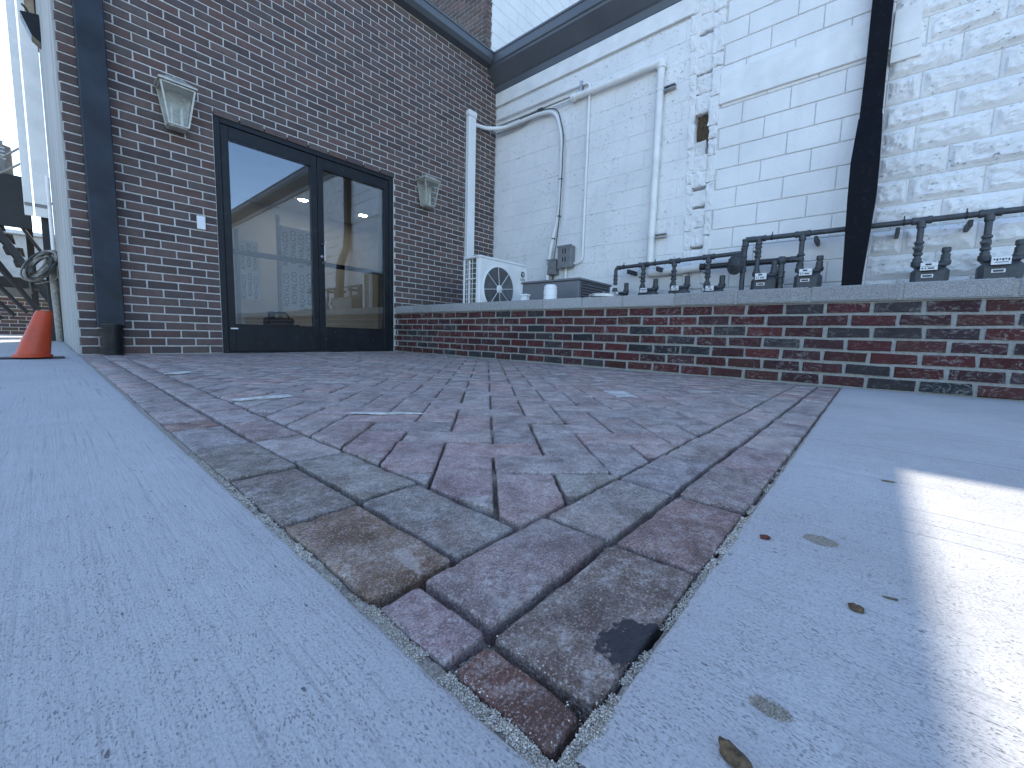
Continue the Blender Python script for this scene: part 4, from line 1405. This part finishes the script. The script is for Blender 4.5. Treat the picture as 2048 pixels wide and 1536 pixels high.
# ------------------------------------------------------------------ white outdoor air conditioner
AX0, AX1, AY0, AY1, AZ0, AZ1 = 3.20, 4.012, 3.328, 3.600, 0.545, 1.112
ac = thing('air_conditioner', (3.6, 3.46, 0.49), 'white outdoor air conditioner with round fan grille on the raised bed', 'air conditioner')
box('top_cover', AX0 - .006, AX1 + .006, AY0 - .006, AY1 + .006, AZ1 - 0.03, AZ1, 'ac_white', ac, 0.012)
box('front_panel', AX0 + 0.002, AX1, AY0, AY0 + 0.016, AZ0, AZ1 - 0.031, 'ac_white', ac, 0.006)
box('rear_body', AX0 + 0.03, AX1 - .002, AY0 + 0.017, AY1 - .004, AZ0 + .003, AZ1 - 0.032, 'ac_coil', ac, 0.004)
box('corner_post', AX0, AX0 + 0.02, AY0 + 0.017, AY0 + 0.062, AZ0, AZ1 - 0.031, 'ac_white', ac, 0.004)
box('corner_post', AX0, AX0 + 0.02, AY1 - 0.022, AY1, AZ0, AZ1 - 0.031, 'ac_white', ac, 0.004)
for k in range(9):
    z = AZ0 + 0.035 + k * 0.056
    MB().tube([(AX0 + 0.006, AY0 + 0.06, z), (AX0 + 0.006, AY1 - 0.02, z)], 0.0038 if k != 5 else 0.007, 6).build('guard_bar', 'ac_white', ac)
for y in (AY0 + 0.125, AY0 + 0.215):
    MB().tube([(AX0 + 0.008, y, AZ0 + 0.02), (AX0 + 0.008, y, AZ1 - 0.035)], 0.0036, 6).build('guard_rod', 'ac_white', ac)
box('header_pipe', AX0 + 0.012, AX0 + 0.03, AY0 + 0.175, AY0 + 0.20, AZ0 + 0.02, AZ1 - 0.04, 'ac_white', ac, 0.004)
FX, FZ, FR = 3.508, 0.768, 0.252
MB().lathe([(FR - .004, 0), (FR - .004, 0.004)], (FX, AY0 - 0.001, FZ), (0, -1, 0), n=48).build('fan_opening', 'fan_grey', ac)
m = MB()
v, f = [], []
for k in range(48):
    a = 2 * math.pi * k / 48
    for rr, yy in ((FR + .008, 0.0), (FR + .006, -0.012), (FR - .004, -0.012), (FR - .006, -0.004)):
        v.append((FX + rr * math.cos(a), AY0 + yy, FZ + rr * math.sin(a)))
for k in range(48):
    for q in range(3):
        f.append((k * 4 + q, k * 4 + q + 1, ((k + 1) % 48) * 4 + q + 1, ((k + 1) % 48) * 4 + q))
m.add(v, f, True).build('fan_ring', 'ac_white', ac)
gm = MB()
for rr in [0.055 + 0.0085 * k for k in range(23)]:
    pts = [(FX + rr * math.cos(2 * math.pi * k / 40), AY0 - 0.011, FZ + rr * math.sin(2 * math.pi * k / 40)) for k in range(41)]
    gm.tube(pts, 0.0011, 3)
tag(gm.build('grille_wires', 'box_grey', ac), kind='stuff')
for k in range(8):
    a = math.pi / 8 * (2 * k) + 0.10
    MB().tube([(FX + 0.04 * math.cos(a), AY0 - 0.014, FZ + 0.04 * math.sin(a)), (FX + FR * math.cos(a), AY0 - 0.013, FZ + FR * math.sin(a))], 0.0036, 6).build('grille_spoke', 'ac_white', ac)
MB().lathe([(0.046, 0), (0.046, 0.008), (0.038, 0.013)], (FX, AY0 - 0.008, FZ), (0, -1, 0), n=24).build('fan_hub', 'ac_white', ac)
svc = box('service_panel', AX1 - 0.155, AX1 - 0.004, AY0 - 0.005, AY0 - 0.0005, AZ0 + 0.03, AZ1 - 0.07, 'ac_white', ac, 0.002)
LX, LZ = AX1 - 0.082, 0.985
MB().lathe([(0.037, 0), (0.037, 0.001)], (LX, AY0 - 0.0055, LZ), (0, -1, 0), n=28).build('emblem', 'ink', svc)
ar = [(LX + 0.020 * math.cos(a), AY0 - 0.0075, LZ - 0.004 + 0.020 * math.sin(a)) for a in [math.radians(q) for q in range(170, -20, -19)]]
MB().tube(ar + [(LX + 0.003, AY0 - 0.0075, LZ - 0.006), (LX + 0.003, AY0 - 0.0075, LZ - 0.034)], 0.0045, 6).build('emblem_stroke', 'ac_white', svc)
text('lettering', 'GREE', 0.044, 'ink', svc, (LX, AY0 - 0.0062, LZ - 0.062), (1, 0, 0), (0, 0, 1))
for x in (3.3, 3.85):
    box('foot', x, x + 0.05, AY0 - 0.01, AY1 + 0.01, 0.49, 0.544, 'ac_white', ac, 0.004)

# ------------------------------------------------------------------ grey condenser
gc_ = thing('condenser', (3.6, 2.45, 0.49), 'grey metal condenser box with louvred side on the raised bed', 'condenser')
box('cabinet', 3.305, 3.910, 2.108, 2.795, 0.492, 0.768, 'condenser_grey', gc_, 0.004)
box('lid', 3.292, 3.922, 2.095, 2.808, 0.770, 0.792, 'condenser_grey', gc_, 0.005)
for k in range(8):
    z = 0.545 + k * 0.026
    m = MB().prism([(2.1075, z), (2.094, z + 0.004), (2.094, z + 0.008), (2.1075, z + 0.017)], 0, 3.36, 3.86)
    m.build('louvre', 'condenser_grey', gc_)
box('louvre_recess', 3.35, 3.87, 2.1045, 2.107, 0.535, 0.76, 'grille_dark', gc_, 0)
box('inner_motor', 3.68, 3.74, 2.096, 2.1035, 0.64, 0.67, 'galvanized', gc_, 0.002)

t = thing('white_canister', (3.125, 2.27, 0.56), 'short white ribbed canister standing on the stone cap before the condenser', 'canister')
MB().lathe([(0.060, 0), (0.062, 0.006), (0.062, 0.036), (0.058, 0.039), (0.058, 0.044), (0.062, 0.047), (0.062, 0.092), (0.058, 0.096), (0.060, 0.104), (0.060, 0.124), (0.050, 0.134)], (3.085, 2.27, 0.5655), n=24).build('body', 'white_plastic', t)
MB().lathe([(0.05, 0), (0.046, 0.008)], (3.085, 2.27, 0.700), n=24).build('lid', 'white_plastic', t)
t = thing('white_cup', (3.10, 2.58, 0.56), 'small white square box on the stone cap by the air conditioner', 'box')
box('body', 3.07, 3.125, 2.548, 2.612, 0.5655, 0.620, 'white_plastic', t, 0.004)
box('rim', 3.063, 3.132, 2.540, 2.620, 0.6205, 0.640, 'white_plastic', t, 0.004)
t = thing('pail_lid', (3.10, 1.70, 0.56), 'flat round galvanized lid lying on the stone cap', 'lid')
MB().lathe([(0.115, 0), (0.128, 0.003), (0.128, 0.022), (0.118, 0.028), (0.06, 0.033), (0.01, 0.034)], (3.045, 1.695, 0.5655), n=40).build('disc', 'galvanized', t)
MB().tube([(3.02, 1.695, 0.598), (3.03, 1.695, 0.612), (3.06, 1.695, 0.612), (3.07, 1.695, 0.598)], 0.004, 8, 0.008).build('handle', 'galvanized', t)

# ------------------------------------------------------------------ gas manifold and meters
GX = 4.45
gm_ = thing('gas_manifold', (GX, 0.8, 0.5), 'dark grey gas pipe manifold with tees, valves and drops along the white wall', 'gas pipes')
def fit(p, d, r, L, name='coupling', mat='gas_paint'):
    p, d = Vector(p), Vector(d)
    MB().lathe([(r * .86, -L / 2), (r, -L / 2 + .003), (r, -L / 2 + L * .2), (r * .9, -L / 2 + L * .24), (r * .9, L / 2 - L * .24), (r, L / 2 - L * .2), (r, L / 2 - .003), (r * .86, L / 2)], p, d, 14).build(name, mat, gm_)
def tee(y, z):
    fit((GX, y, z), (0, 1, 0), 0.029, 0.115, 'tee')
    MB().cyl((GX, y, z), (GX, y, z - 0.058), 0.0275, 14, 0.003).build('tee_outlet', 'gas_paint', gm_)
def drop(y, z0, z1, zv, r=0.0185):
    MB().cyl((GX, y, z0), (GX, y, z1), r, 12).build('drop_pipe', 'gas_paint', gm_)
    MB().lathe([(0.022, -0.055), (0.029, -0.05), (0.029, -0.034), (0.021, -0.028), (0.027, -0.012), (0.027, 0.012), (0.021, 0.028), (0.029, 0.034), (0.029, 0.05), (0.022, 0.055)], (GX, y, zv), n=12).build('valve', 'gas_paint', gm_)
    MB().box(GX - 0.045, GX - 0.028, y - 0.008, y + 0.035, zv - 0.008, zv + 0.008, 0.002).build('valve_key', 'gas_paint', gm_)
MB().tube([(GX, 2.337, 0.86), (GX, 2.337, 1.055), (GX, 1.002, 1.086)], 0.0205, 12, 0.035).build('lower_main', 'gas_paint', gm_)
fit((GX, 2.30, 1.056), (0, 1, 0), 0.027, 0.05, 'elbow')
for y, z in ((2.0, 1.063), (1.658, 1.071), (1.316, 1.079)):
    tee(y, z)
    drop(y, z - 0.05, 0.80, 0.925)
MB().lathe([(0.022, -0.055), (0.029, -0.05), (0.021, -0.028), (0.027, 0.0), (0.021, 0.028), (0.029, 0.05), (0.022, 0.055)], (GX, 2.337, 0.92), n=12).build('valve', 'gas_paint', gm_)
MB().tube([(GX, 1.0, 0.52), (GX, 1.0, 1.200), (GX, -1.7, 1.186)], 0.0215, 12, 0.03).build('upper_main', 'gas_paint', gm_)
fit((GX, 0.995, 1.175), (0, 0, 1), 0.031, 0.07, 'elbow')
fit((GX, 0.965, 1.200), (0, 1, 0), 0.030, 0.055, 'elbow')
fit((GX, 1.0, 1.086), (0, 0, 1), 0.029, 0.10, 'tee')
fit((GX, 1.0, 0.965), (0, 0, 1), 0.029, 0.13, 'tee')
for y, z, zl, zv in ((0.883, 1.199, 0.86, 1.08), (0.547, 1.197, 0.87, 0.975), (-0.200, 1.194, 0.86, 0.985), (-0.545, 1.192, 0.86, 0.985)):
    tee(y, z)
    drop(y, z - 0.05, zl, zv, 0.020)
MB().tube([(GX + 0.03, 1.40, 0.990), (GX + 0.03, 0.60, 0.988)], 0.026, 12).build('service_pipe', 'dark_gas_paint', gm_)
fit((GX + 0.03, 1.38, 0.990), (0, 1, 0), 0.036, 0.05, 'coupling', 'dark_gas_paint')
MB().lathe([(0.026, -0.035), (0.038, -0.02), (0.042, 0.0), (0.038, 0.02), (0.026, 0.035)], (GX + 0.02, 0.690, 0.985), n=14).build('ball_elbow', 'gas_paint', gm_)
MB().cyl((GX + 0.02, 0.690, 0.96), (GX + 0.02, 0.690, 0.52), 0.025, 12).build('drop_pipe', 'gas_paint', gm_)
fit((GX + .02, 0.690, 0.86), (0, 0, 1), 0.034, 0.06)
fit((GX + .02, 0.690, 0.80), (0, 0, 1), 0.033, 0.035)
MB().cyl((GX + .01, 0.84, 0.835), (GX + .01, 0.70, 0.83), 0.014).build('bypass_pipe', 'gas_paint', gm_)
fit((GX + 0.03, 0.60, 0.99), (0, 1, 0), 0.030, 0.05)
for y, z in ((2.18, 1.03), (1.84, 1.035), (-0.07, 1.165), (-0.455, 1.162), (0.45, 1.17)):
    box('pipe_bracket', GX - 0.014, XW - .002, y - 0.013, y + 0.013, z - 0.052, z - 0.004, 'dark_gas_paint', gm_, 0.003)
for y, z in ((2.24, 1.06), (1.87, 1.066), (0.78, 1.2), (-0.10, 1.196), (-0.43, 1.194)):
    MB().lathe([(0.0265, -0.006), (0.0265, 0.006)], (GX, y, z), (0, 1, 0), 12).build('clamp', 'dark_gas_paint', gm_)
    MB().cyl((GX, y, z + 0.02), (GX, y, z + 0.048), 0.004, 8).build('clamp_bolt', 'dark_gas_paint', gm_)
# regulator
rg = thing('gas_regulator', (4.40, 1.055, 0.85), 'round grey gas regulator disc on the manifold riser', 'regulator')
MB().lathe([(0.030, -0.032), (0.050, -0.028), (0.056, -0.018), (0.085, -0.013), (0.086, -0.006), (0.098, -0.005), (0.098, 0.005), (0.086, 0.006), (0.084, 0.013), (0.060, 0.018), (0.052, 0.032), (0.030, 0.036), (0.026, 0.055)], (4.40, 1.055, 0.975), (-0.85, 0.5, 0), 28).build('diaphragm_case', 'gas_paint', rg)
MB().lathe([(0.03, 0), (0.03, 0.05), (0.024, 0.055)], (4.40, 1.045, 0.975), (0.3, -1, 0), 14).build('outlet_body', 'gas_paint', rg)
for k in range(8):
    a = 2 * math.pi * k / 8
    d = Vector((-0.85, 0.5, 0)).normalized()
    u = d.orthogonal().normalized(); w_ = d.cross(u)
    c = Vector((4.40, 1.055, 0.975)) + (u * math.cos(a) + w_ * math.sin(a)) * 0.085
    MB().cyl(c - d * 0.022, c + d * 0.022, 0.005, 6).build('bolt', 'gas_paint', rg)

def meter(y, zt, yo, label, big=False, plain=False):
    """inlet at y, outlet at yo (to its right in the view); zt is the top of the casing"""
    t = thing('gas_meter', (GX, (y + yo) / 2, 0.49), label, 'gas meter', 'gas meters along the white wall')
    cy, w = (y + yo) / 2, abs(y - yo)
    xf = GX - 0.075
    cs = MB().box(GX - 0.075, GX + 0.06, yo - 0.028, y + 0.028, 0.50, zt - 0.03, 0.028).build('casing', 'gas_paint', t)
    MB().box(GX - 0.062, GX + 0.05, yo - 0.015, y + 0.015, zt - 0.034, zt, 0.014).build('top_casing', 'gas_paint', t)
    for yy, hh in ((y, 0.055), (yo, 0.045)):
        MB().lathe([(0.026, -0.01), (0.034, 0), (0.034, hh * .55), (0.027, hh * .6), (0.027, hh)], (GX, yy, zt - 0.006), n=14).build('union_nut', 'gas_paint', t)
    zo = zt + (0.11 if big else 0.095)
    MB().cyl((GX, yo, zt), (GX, yo, zo), 0.019, 12).build('outlet_pipe', 'gas_paint', t)
    MB().lathe([(0.025, -0.03), (0.026, -0.026), (0.026, 0.0), (0.022, 0.006)], (GX, yo, zo), n=12).build('outlet_cap', 'gas_paint', t)
    MB().lathe([(0.026, -0.012), (0.026, 0.012)], (GX, yo, zt + 0.055), n=12).build('outlet_ring', 'gas_paint', t)
    py = cy + 0.012
    pz = zt - 0.030
    hw, hh = (0.048, 0.030) if big else (0.040, 0.026)
    ib = box('index_box', xf - 0.030, xf - 0.001, py - hw, py + hw, pz - hh, pz + hh, 'gas_paint', t, 0.006)
    box('index_plate', xf - 0.034, xf - 0.0305, py - hw + .002, py + hw - .002, pz - hh + .002, pz + hh - .002, 'plate_white', ib, 0.001)
    if plain:
        for k in range(6):
            yy = py + hw * 0.7 - k * hw * .28
            box('dial_mark', xf - 0.0352, xf - 0.0342, yy - 0.005, yy + 0.003, pz + 0.004 - (k % 2) * .006, pz + 0.013, 'ink', ib, 0)
        box('dial_line', xf - 0.0352, xf - 0.0342, py - hw * .7, py + hw * .6, pz - 0.014, pz - 0.010, 'ink', ib, 0)
    else:
        box('counter_window', xf - 0.0352, xf - 0.0342, py - hw * .25, py + hw * .42, pz + hh * .28, pz + hh * .68, 'ink', ib, 0)
        box('plate_line', xf - 0.0352, xf - 0.0342, py - hw * .95, py + hw * .95, pz - 0.002, pz, 'ink', ib, 0)
        for a, b in ((.80, .62), (.45, .30), (.10, -.60)):
            box('dial_mark', xf - 0.0352, xf - 0.0342, py + hw * b, py + hw * a, pz - hh * .62, pz - hh * .32, 'ink', ib, 0)
    if big:
        box('name_plate', xf - 0.003, xf - 0.0008, py - 0.03, py + 0.035, zt - 0.108, zt - 0.083, 'plate_white', cs, 0)
        box('plate_print', xf - 0.0038, xf - 0.0031, py - 0.022, py + 0.027, zt - 0.103, zt - 0.089, 'gas_paint', cs, 0)
meter(2.337, 0.775, 2.195, 'gas meter under the left end of the pipe manifold behind the metal lid')
meter(2.0, 0.800, 1.850, 'small gas meter with white dial plate, second from the manifold left end', plain=True)
meter(1.658, 0.805, 1.514, 'small gas meter with white counter plate, third from the manifold left end')
meter(1.316, 0.785, 1.176, 'small gas meter with white counter plate just left of the round regulator')
meter(0.883, 0.868, 0.742, 'large gas meter with two white plates just right of the round regulator', True)
meter(0.547, 0.880, 0.407, 'large gas meter with two white plates left of the black bent downspout', True)
meter(-0.200, 0.862, -0.352, 'large gas meter with two white plates right of the black bent downspout', True)
meter(-0.545, 0.872, -0.705, 'rightmost gas meter with a wide white dial plate', True, True)

# ------------------------------------------------------------------ left end: cone, conduit, cables, boards, stair
t = thing('traffic_cone', (-0.06, 4.11, 0), 'orange traffic cone leaning on its thin black base at the left', 'traffic cone')
pr = [(0.090, 0.0), (0.090, 0.012), (0.078, 0.02), (0.040, 0.285), (0.036, 0.300), (0.028, 0.300), (0.028, 0.26)]
m = MB().lathe(pr, (-0.062, 4.105, 0.012), n=32)
m.v = [(x + z * 0.23, y - z * 0.08, z) for x, y, z in m.v]
m.build('cone_body', 'cone_orange', t)
box('base_plate', -0.195, 0.085, 4.06, 4.24, 0.0005, 0.0085, 'cone_black', t, 0.003)

t = thing('wall_conduit', (0.143, 7.95, 0), 'white conduit pipe running down the end of the streaked side wall', 'conduit')
MB().tube([(XE - .02, 7.9, 2.04), (0.142, 7.90, 2.04), (0.140, 7.90, 1.9), (0.146, 7.90, 0.0)], 0.020, 12, 0.05).build('upper_pipe', 'white_paint', t)
MB().tube([(0.120, 7.86, 1.02), (0.118, 7.84, 0.75), (0.128, 7.86, 0.3), (0.132, 7.88, 0.0)], 0.034, 12, 0.15).build('lower_pipe', 'cable_grey', t)
MB().lathe([(0.026, -0.012), (0.026, 0.012)], (0.141, 7.90, 1.72), n=12).build('strap', 'white_paint', t)
MB().lathe([(0.026, -0.012), (0.026, 0.012)], (0.145, 7.90, 0.62), n=12).build('strap', 'white_paint', t)

t = thing('cable_coil', (0.02, 7.75, 0.9), 'hanging coil of grey cables beside the streaked side wall', 'cable coil')
rnd = random.Random(3)
for k in range(26):
    pts = []
    a0 = rnd.uniform(-.025, .025); b0 = rnd.uniform(-.03, .03); rr = rnd.uniform(0.55, 1.08)
    for q in range(33):
        a = 2 * math.pi * q / 32
        u_, w_ = 0.215 * rr * math.cos(a), 0.085 * rr * math.sin(a)
        ang = math.radians(54)
        pts.append((0.012 + a0 + u_ * math.cos(ang) * .9 - w_ * math.sin(ang), 7.72 + b0 + 0.05 * math.sin(a * 2 + k), 0.925 + u_ * math.sin(ang) + w_ * math.cos(ang)))
    MB().tube(pts, 0.011 if k % 3 else 0.015, 8).build('cable_loop', 'cable_grey' if k % 4 else 'cable_dark', t)
MB().tube([(0.13, 7.74, 1.06), (0.155, 7.74, 0.9), (0.158, 7.76, 0.78), (0.02, 7.74, 0.72), (-0.04, 7.74, 0.70)], 0.006, 8, 0.08).build('loose_tail', 'cable_grey', t)
MB().tube([(-0.07, 7.72, 0.76), (-0.075, 7.72, 0.66), (-0.06, 7.72, 0.58)], 0.010, 8, 0.03).build('cable_plug', 'cable_dark', t)
box('hook', 0.10, 0.165, 7.70, 7.78, 1.07, 1.09, 'cable_dark', t, 0.004)

for k, (x0, x1, lab) in enumerate(((-0.068, 0.004, 'outer white vertical board hanging beside the open sky'), (0.016, 0.160, 'inner white vertical board next to the streaked side wall'))):
    t = thing('trim_board', ((x0 + x1) / 2, 7.98, 1.54), lab, 'board', 'white boards over the stair')
    box('plank', x0, x1, 7.96, 8.0, 1.55, 6.2, 'white_paint', t, 0.003)
    box('clamp_strip', x0 + .004, x1 - .004, 7.952, 7.9595, 1.66, 1.70, 'box_grey', t, 0.001)
t = thing('blocker', (0.10, 8.1, 0), 'dark post added to close the bright gap behind the white boards', 'blocker')
box('shaft', 0.06, 0.16, 8.06, 8.16, 0.0, 6.1, 'stair_black', t, 0.004)  # added upright that darkens the sky gap beside the boards
box('wood_packer', 0.075, 0.155, 7.9, 8.055, 3.75, 4.3, 'raw_wood', t, 0.003)

t = thing('wall_floodlight', (0.11, 7.0, 3.3), 'dark wedge shaped floodlight high on the streaked side wall', 'floodlight')
MB().prism([(0.030, 3.44), (XE - 0.014, 3.47), (XE - 0.014, 3.19), (0.10, 3.24)], 1, 6.94, 7.10).build('housing', 'bronze_metal', t)
MB().tube([(0.10, 7.0, 3.46), (0.07, 7.0, 3.52), (0.05, 7.0, 3.54)], 0.010, 8).build('bracket_arm', 'bronze_metal', t)

st = thing('metal_stair', (-0.6, 9.9, 0), 'black steel stair and landing behind the white boards', 'stair')
box('landing', -2.4, -0.02, 9.4, 10.9, 1.85, 2.28, 'stair_black', st, 0.004)
for y in (9.42, 10.3):
    MB().tube([(-0.55, y, 1.95), (0.12, y, 0.55)], 0.055, 4).build('stringer', 'stair_black', st)
MB().tube([(-0.50, 9.40, 2.35), (0.16, 9.40, 1.05)], 0.022, 8).build('handrail', 'stair_black', st)
MB().tube([(-0.75, 9.40, 1.85), (-0.05, 9.40, 0.42)], 0.030, 8).build('brace', 'stair_black', st)
for k in range(7):
    x, z = -0.50 + k * 0.085, 1.80 - k * 0.178
    box('tread', x - 0.07, x + 0.12, 9.44, 10.28, z, z + 0.04, 'stair_black', st, 0.003)
for k in range(4):
    MB().tube([(-0.95 - k * .16, 9.38, 1.95 - k * .1), (-0.02 - k * .12, 9.38, 0.42 - k * .05)], 0.026, 6).build('baluster_rail', 'stair_black', st)
box('dark_panel', -2.4, -0.03, 9.36, 9.399, 1.58, 2.30, 'stair_black', st, 0.003)  # dark panel added to fill out the dark mass under the landing
for x in (-0.06, -2.3):
    box('landing_post', x - .04, x + .04, 10.4, 10.48, 0, 1.849, 'stair_black', st, 0.003)
t = thing('rooftop_unit', (-0.5, 10.1, 2.3), 'grey air handling unit standing on the black landing', 'air handler')
m = MB().box(-1.10, -0.16, 9.75, 10.5, 2.33, 2.86, 0.07)
m.build('cabinet', 'box_grey', t)
for k in range(4):
    box('vent_slat', -0.29, -0.215, 9.742, 9.749, 2.58 + k * 0.05, 2.60 + k * 0.05, 'galvanized', t, 0.001)
for x in (-0.95, -0.35):
    box('foot', x, x + .08, 9.8, 10.45, 2.281, 2.329, 'stair_black', t, 0.002)
for k, (z, lab) in enumerate(((2.38, 'upper grey cable slung from the landing to the white boards'), (2.20, 'lower grey cable slung from the landing to the white boards'))):
    o = MB().tube([(-1.2, 9.3, z + .05), (-0.3, 8.9, z - 0.06), (-0.05, 8.05, z - .02)], 0.012, 8, 0.3).build('slung_cable', 'cable_grey')
    tag(o, lab, 'cable', 'cables slung over the stair')

# far low wall and far building seen under the stair
fw = thing('far_brick_wall', (-1.5, 12.2, 0), 'distant low brown brick wall with stone cap behind the cone', 'garden wall')
box('mortar_wall', -3.4, 0.6, 12.006, 12.2, -0.1, 0.70, 'mortar', fw, 0)
for r in range(10):
    for s0, s1 in rowcuts(-3.4, 0.6, 0.2035, (0.10175 if r % 2 else 0), 0.0105, []):
        if (s0 + s1) / 2 < -1.6:
            continue
        o = bpy.data.objects.new('brick', brick_mesh(s1 - s0, 0.0575, var=r % 5))
        o.location = ((s0 + s1) / 2, 12.0, r * CHT + 0.036)
        c = random.choice(WALLC)
        o.color = (*(x * R_(.8, 1.2) for x in c), 1)
        link(o, fw)
o = box('cap_stone', -3.4, 0.6, 11.97, 12.23, 0.703, 0.86, 'granite', fw, 0.006)
o.color = (0.2, 0.2, 0.19, 1)
rl = box('dark_band', -3.4, 0.6, 12.05, 12.15, 0.862, 1.06, 'stair_black', None, 0.004)  # plain dark strip set above the distant cap
tag(rl, 'dark beam lying along the distant wall cap', 'band')
fb = thing('far_building', (-4, 20, 0), 'distant pale painted building seen under the black stair', 'building')
box('wall', -14, 6, 20, 24, -0.1, 2.9, 'far_paint', fb, 0)
box('parapet', -14.1, 6.1, 19.9, 24.1, 2.902, 3.02, 'white_paint', fb, 0.01)

# ------------------------------------------------------------------ tidy up
for o in SC.objects:
    if '_base' in o.keys():
        del o['_base']
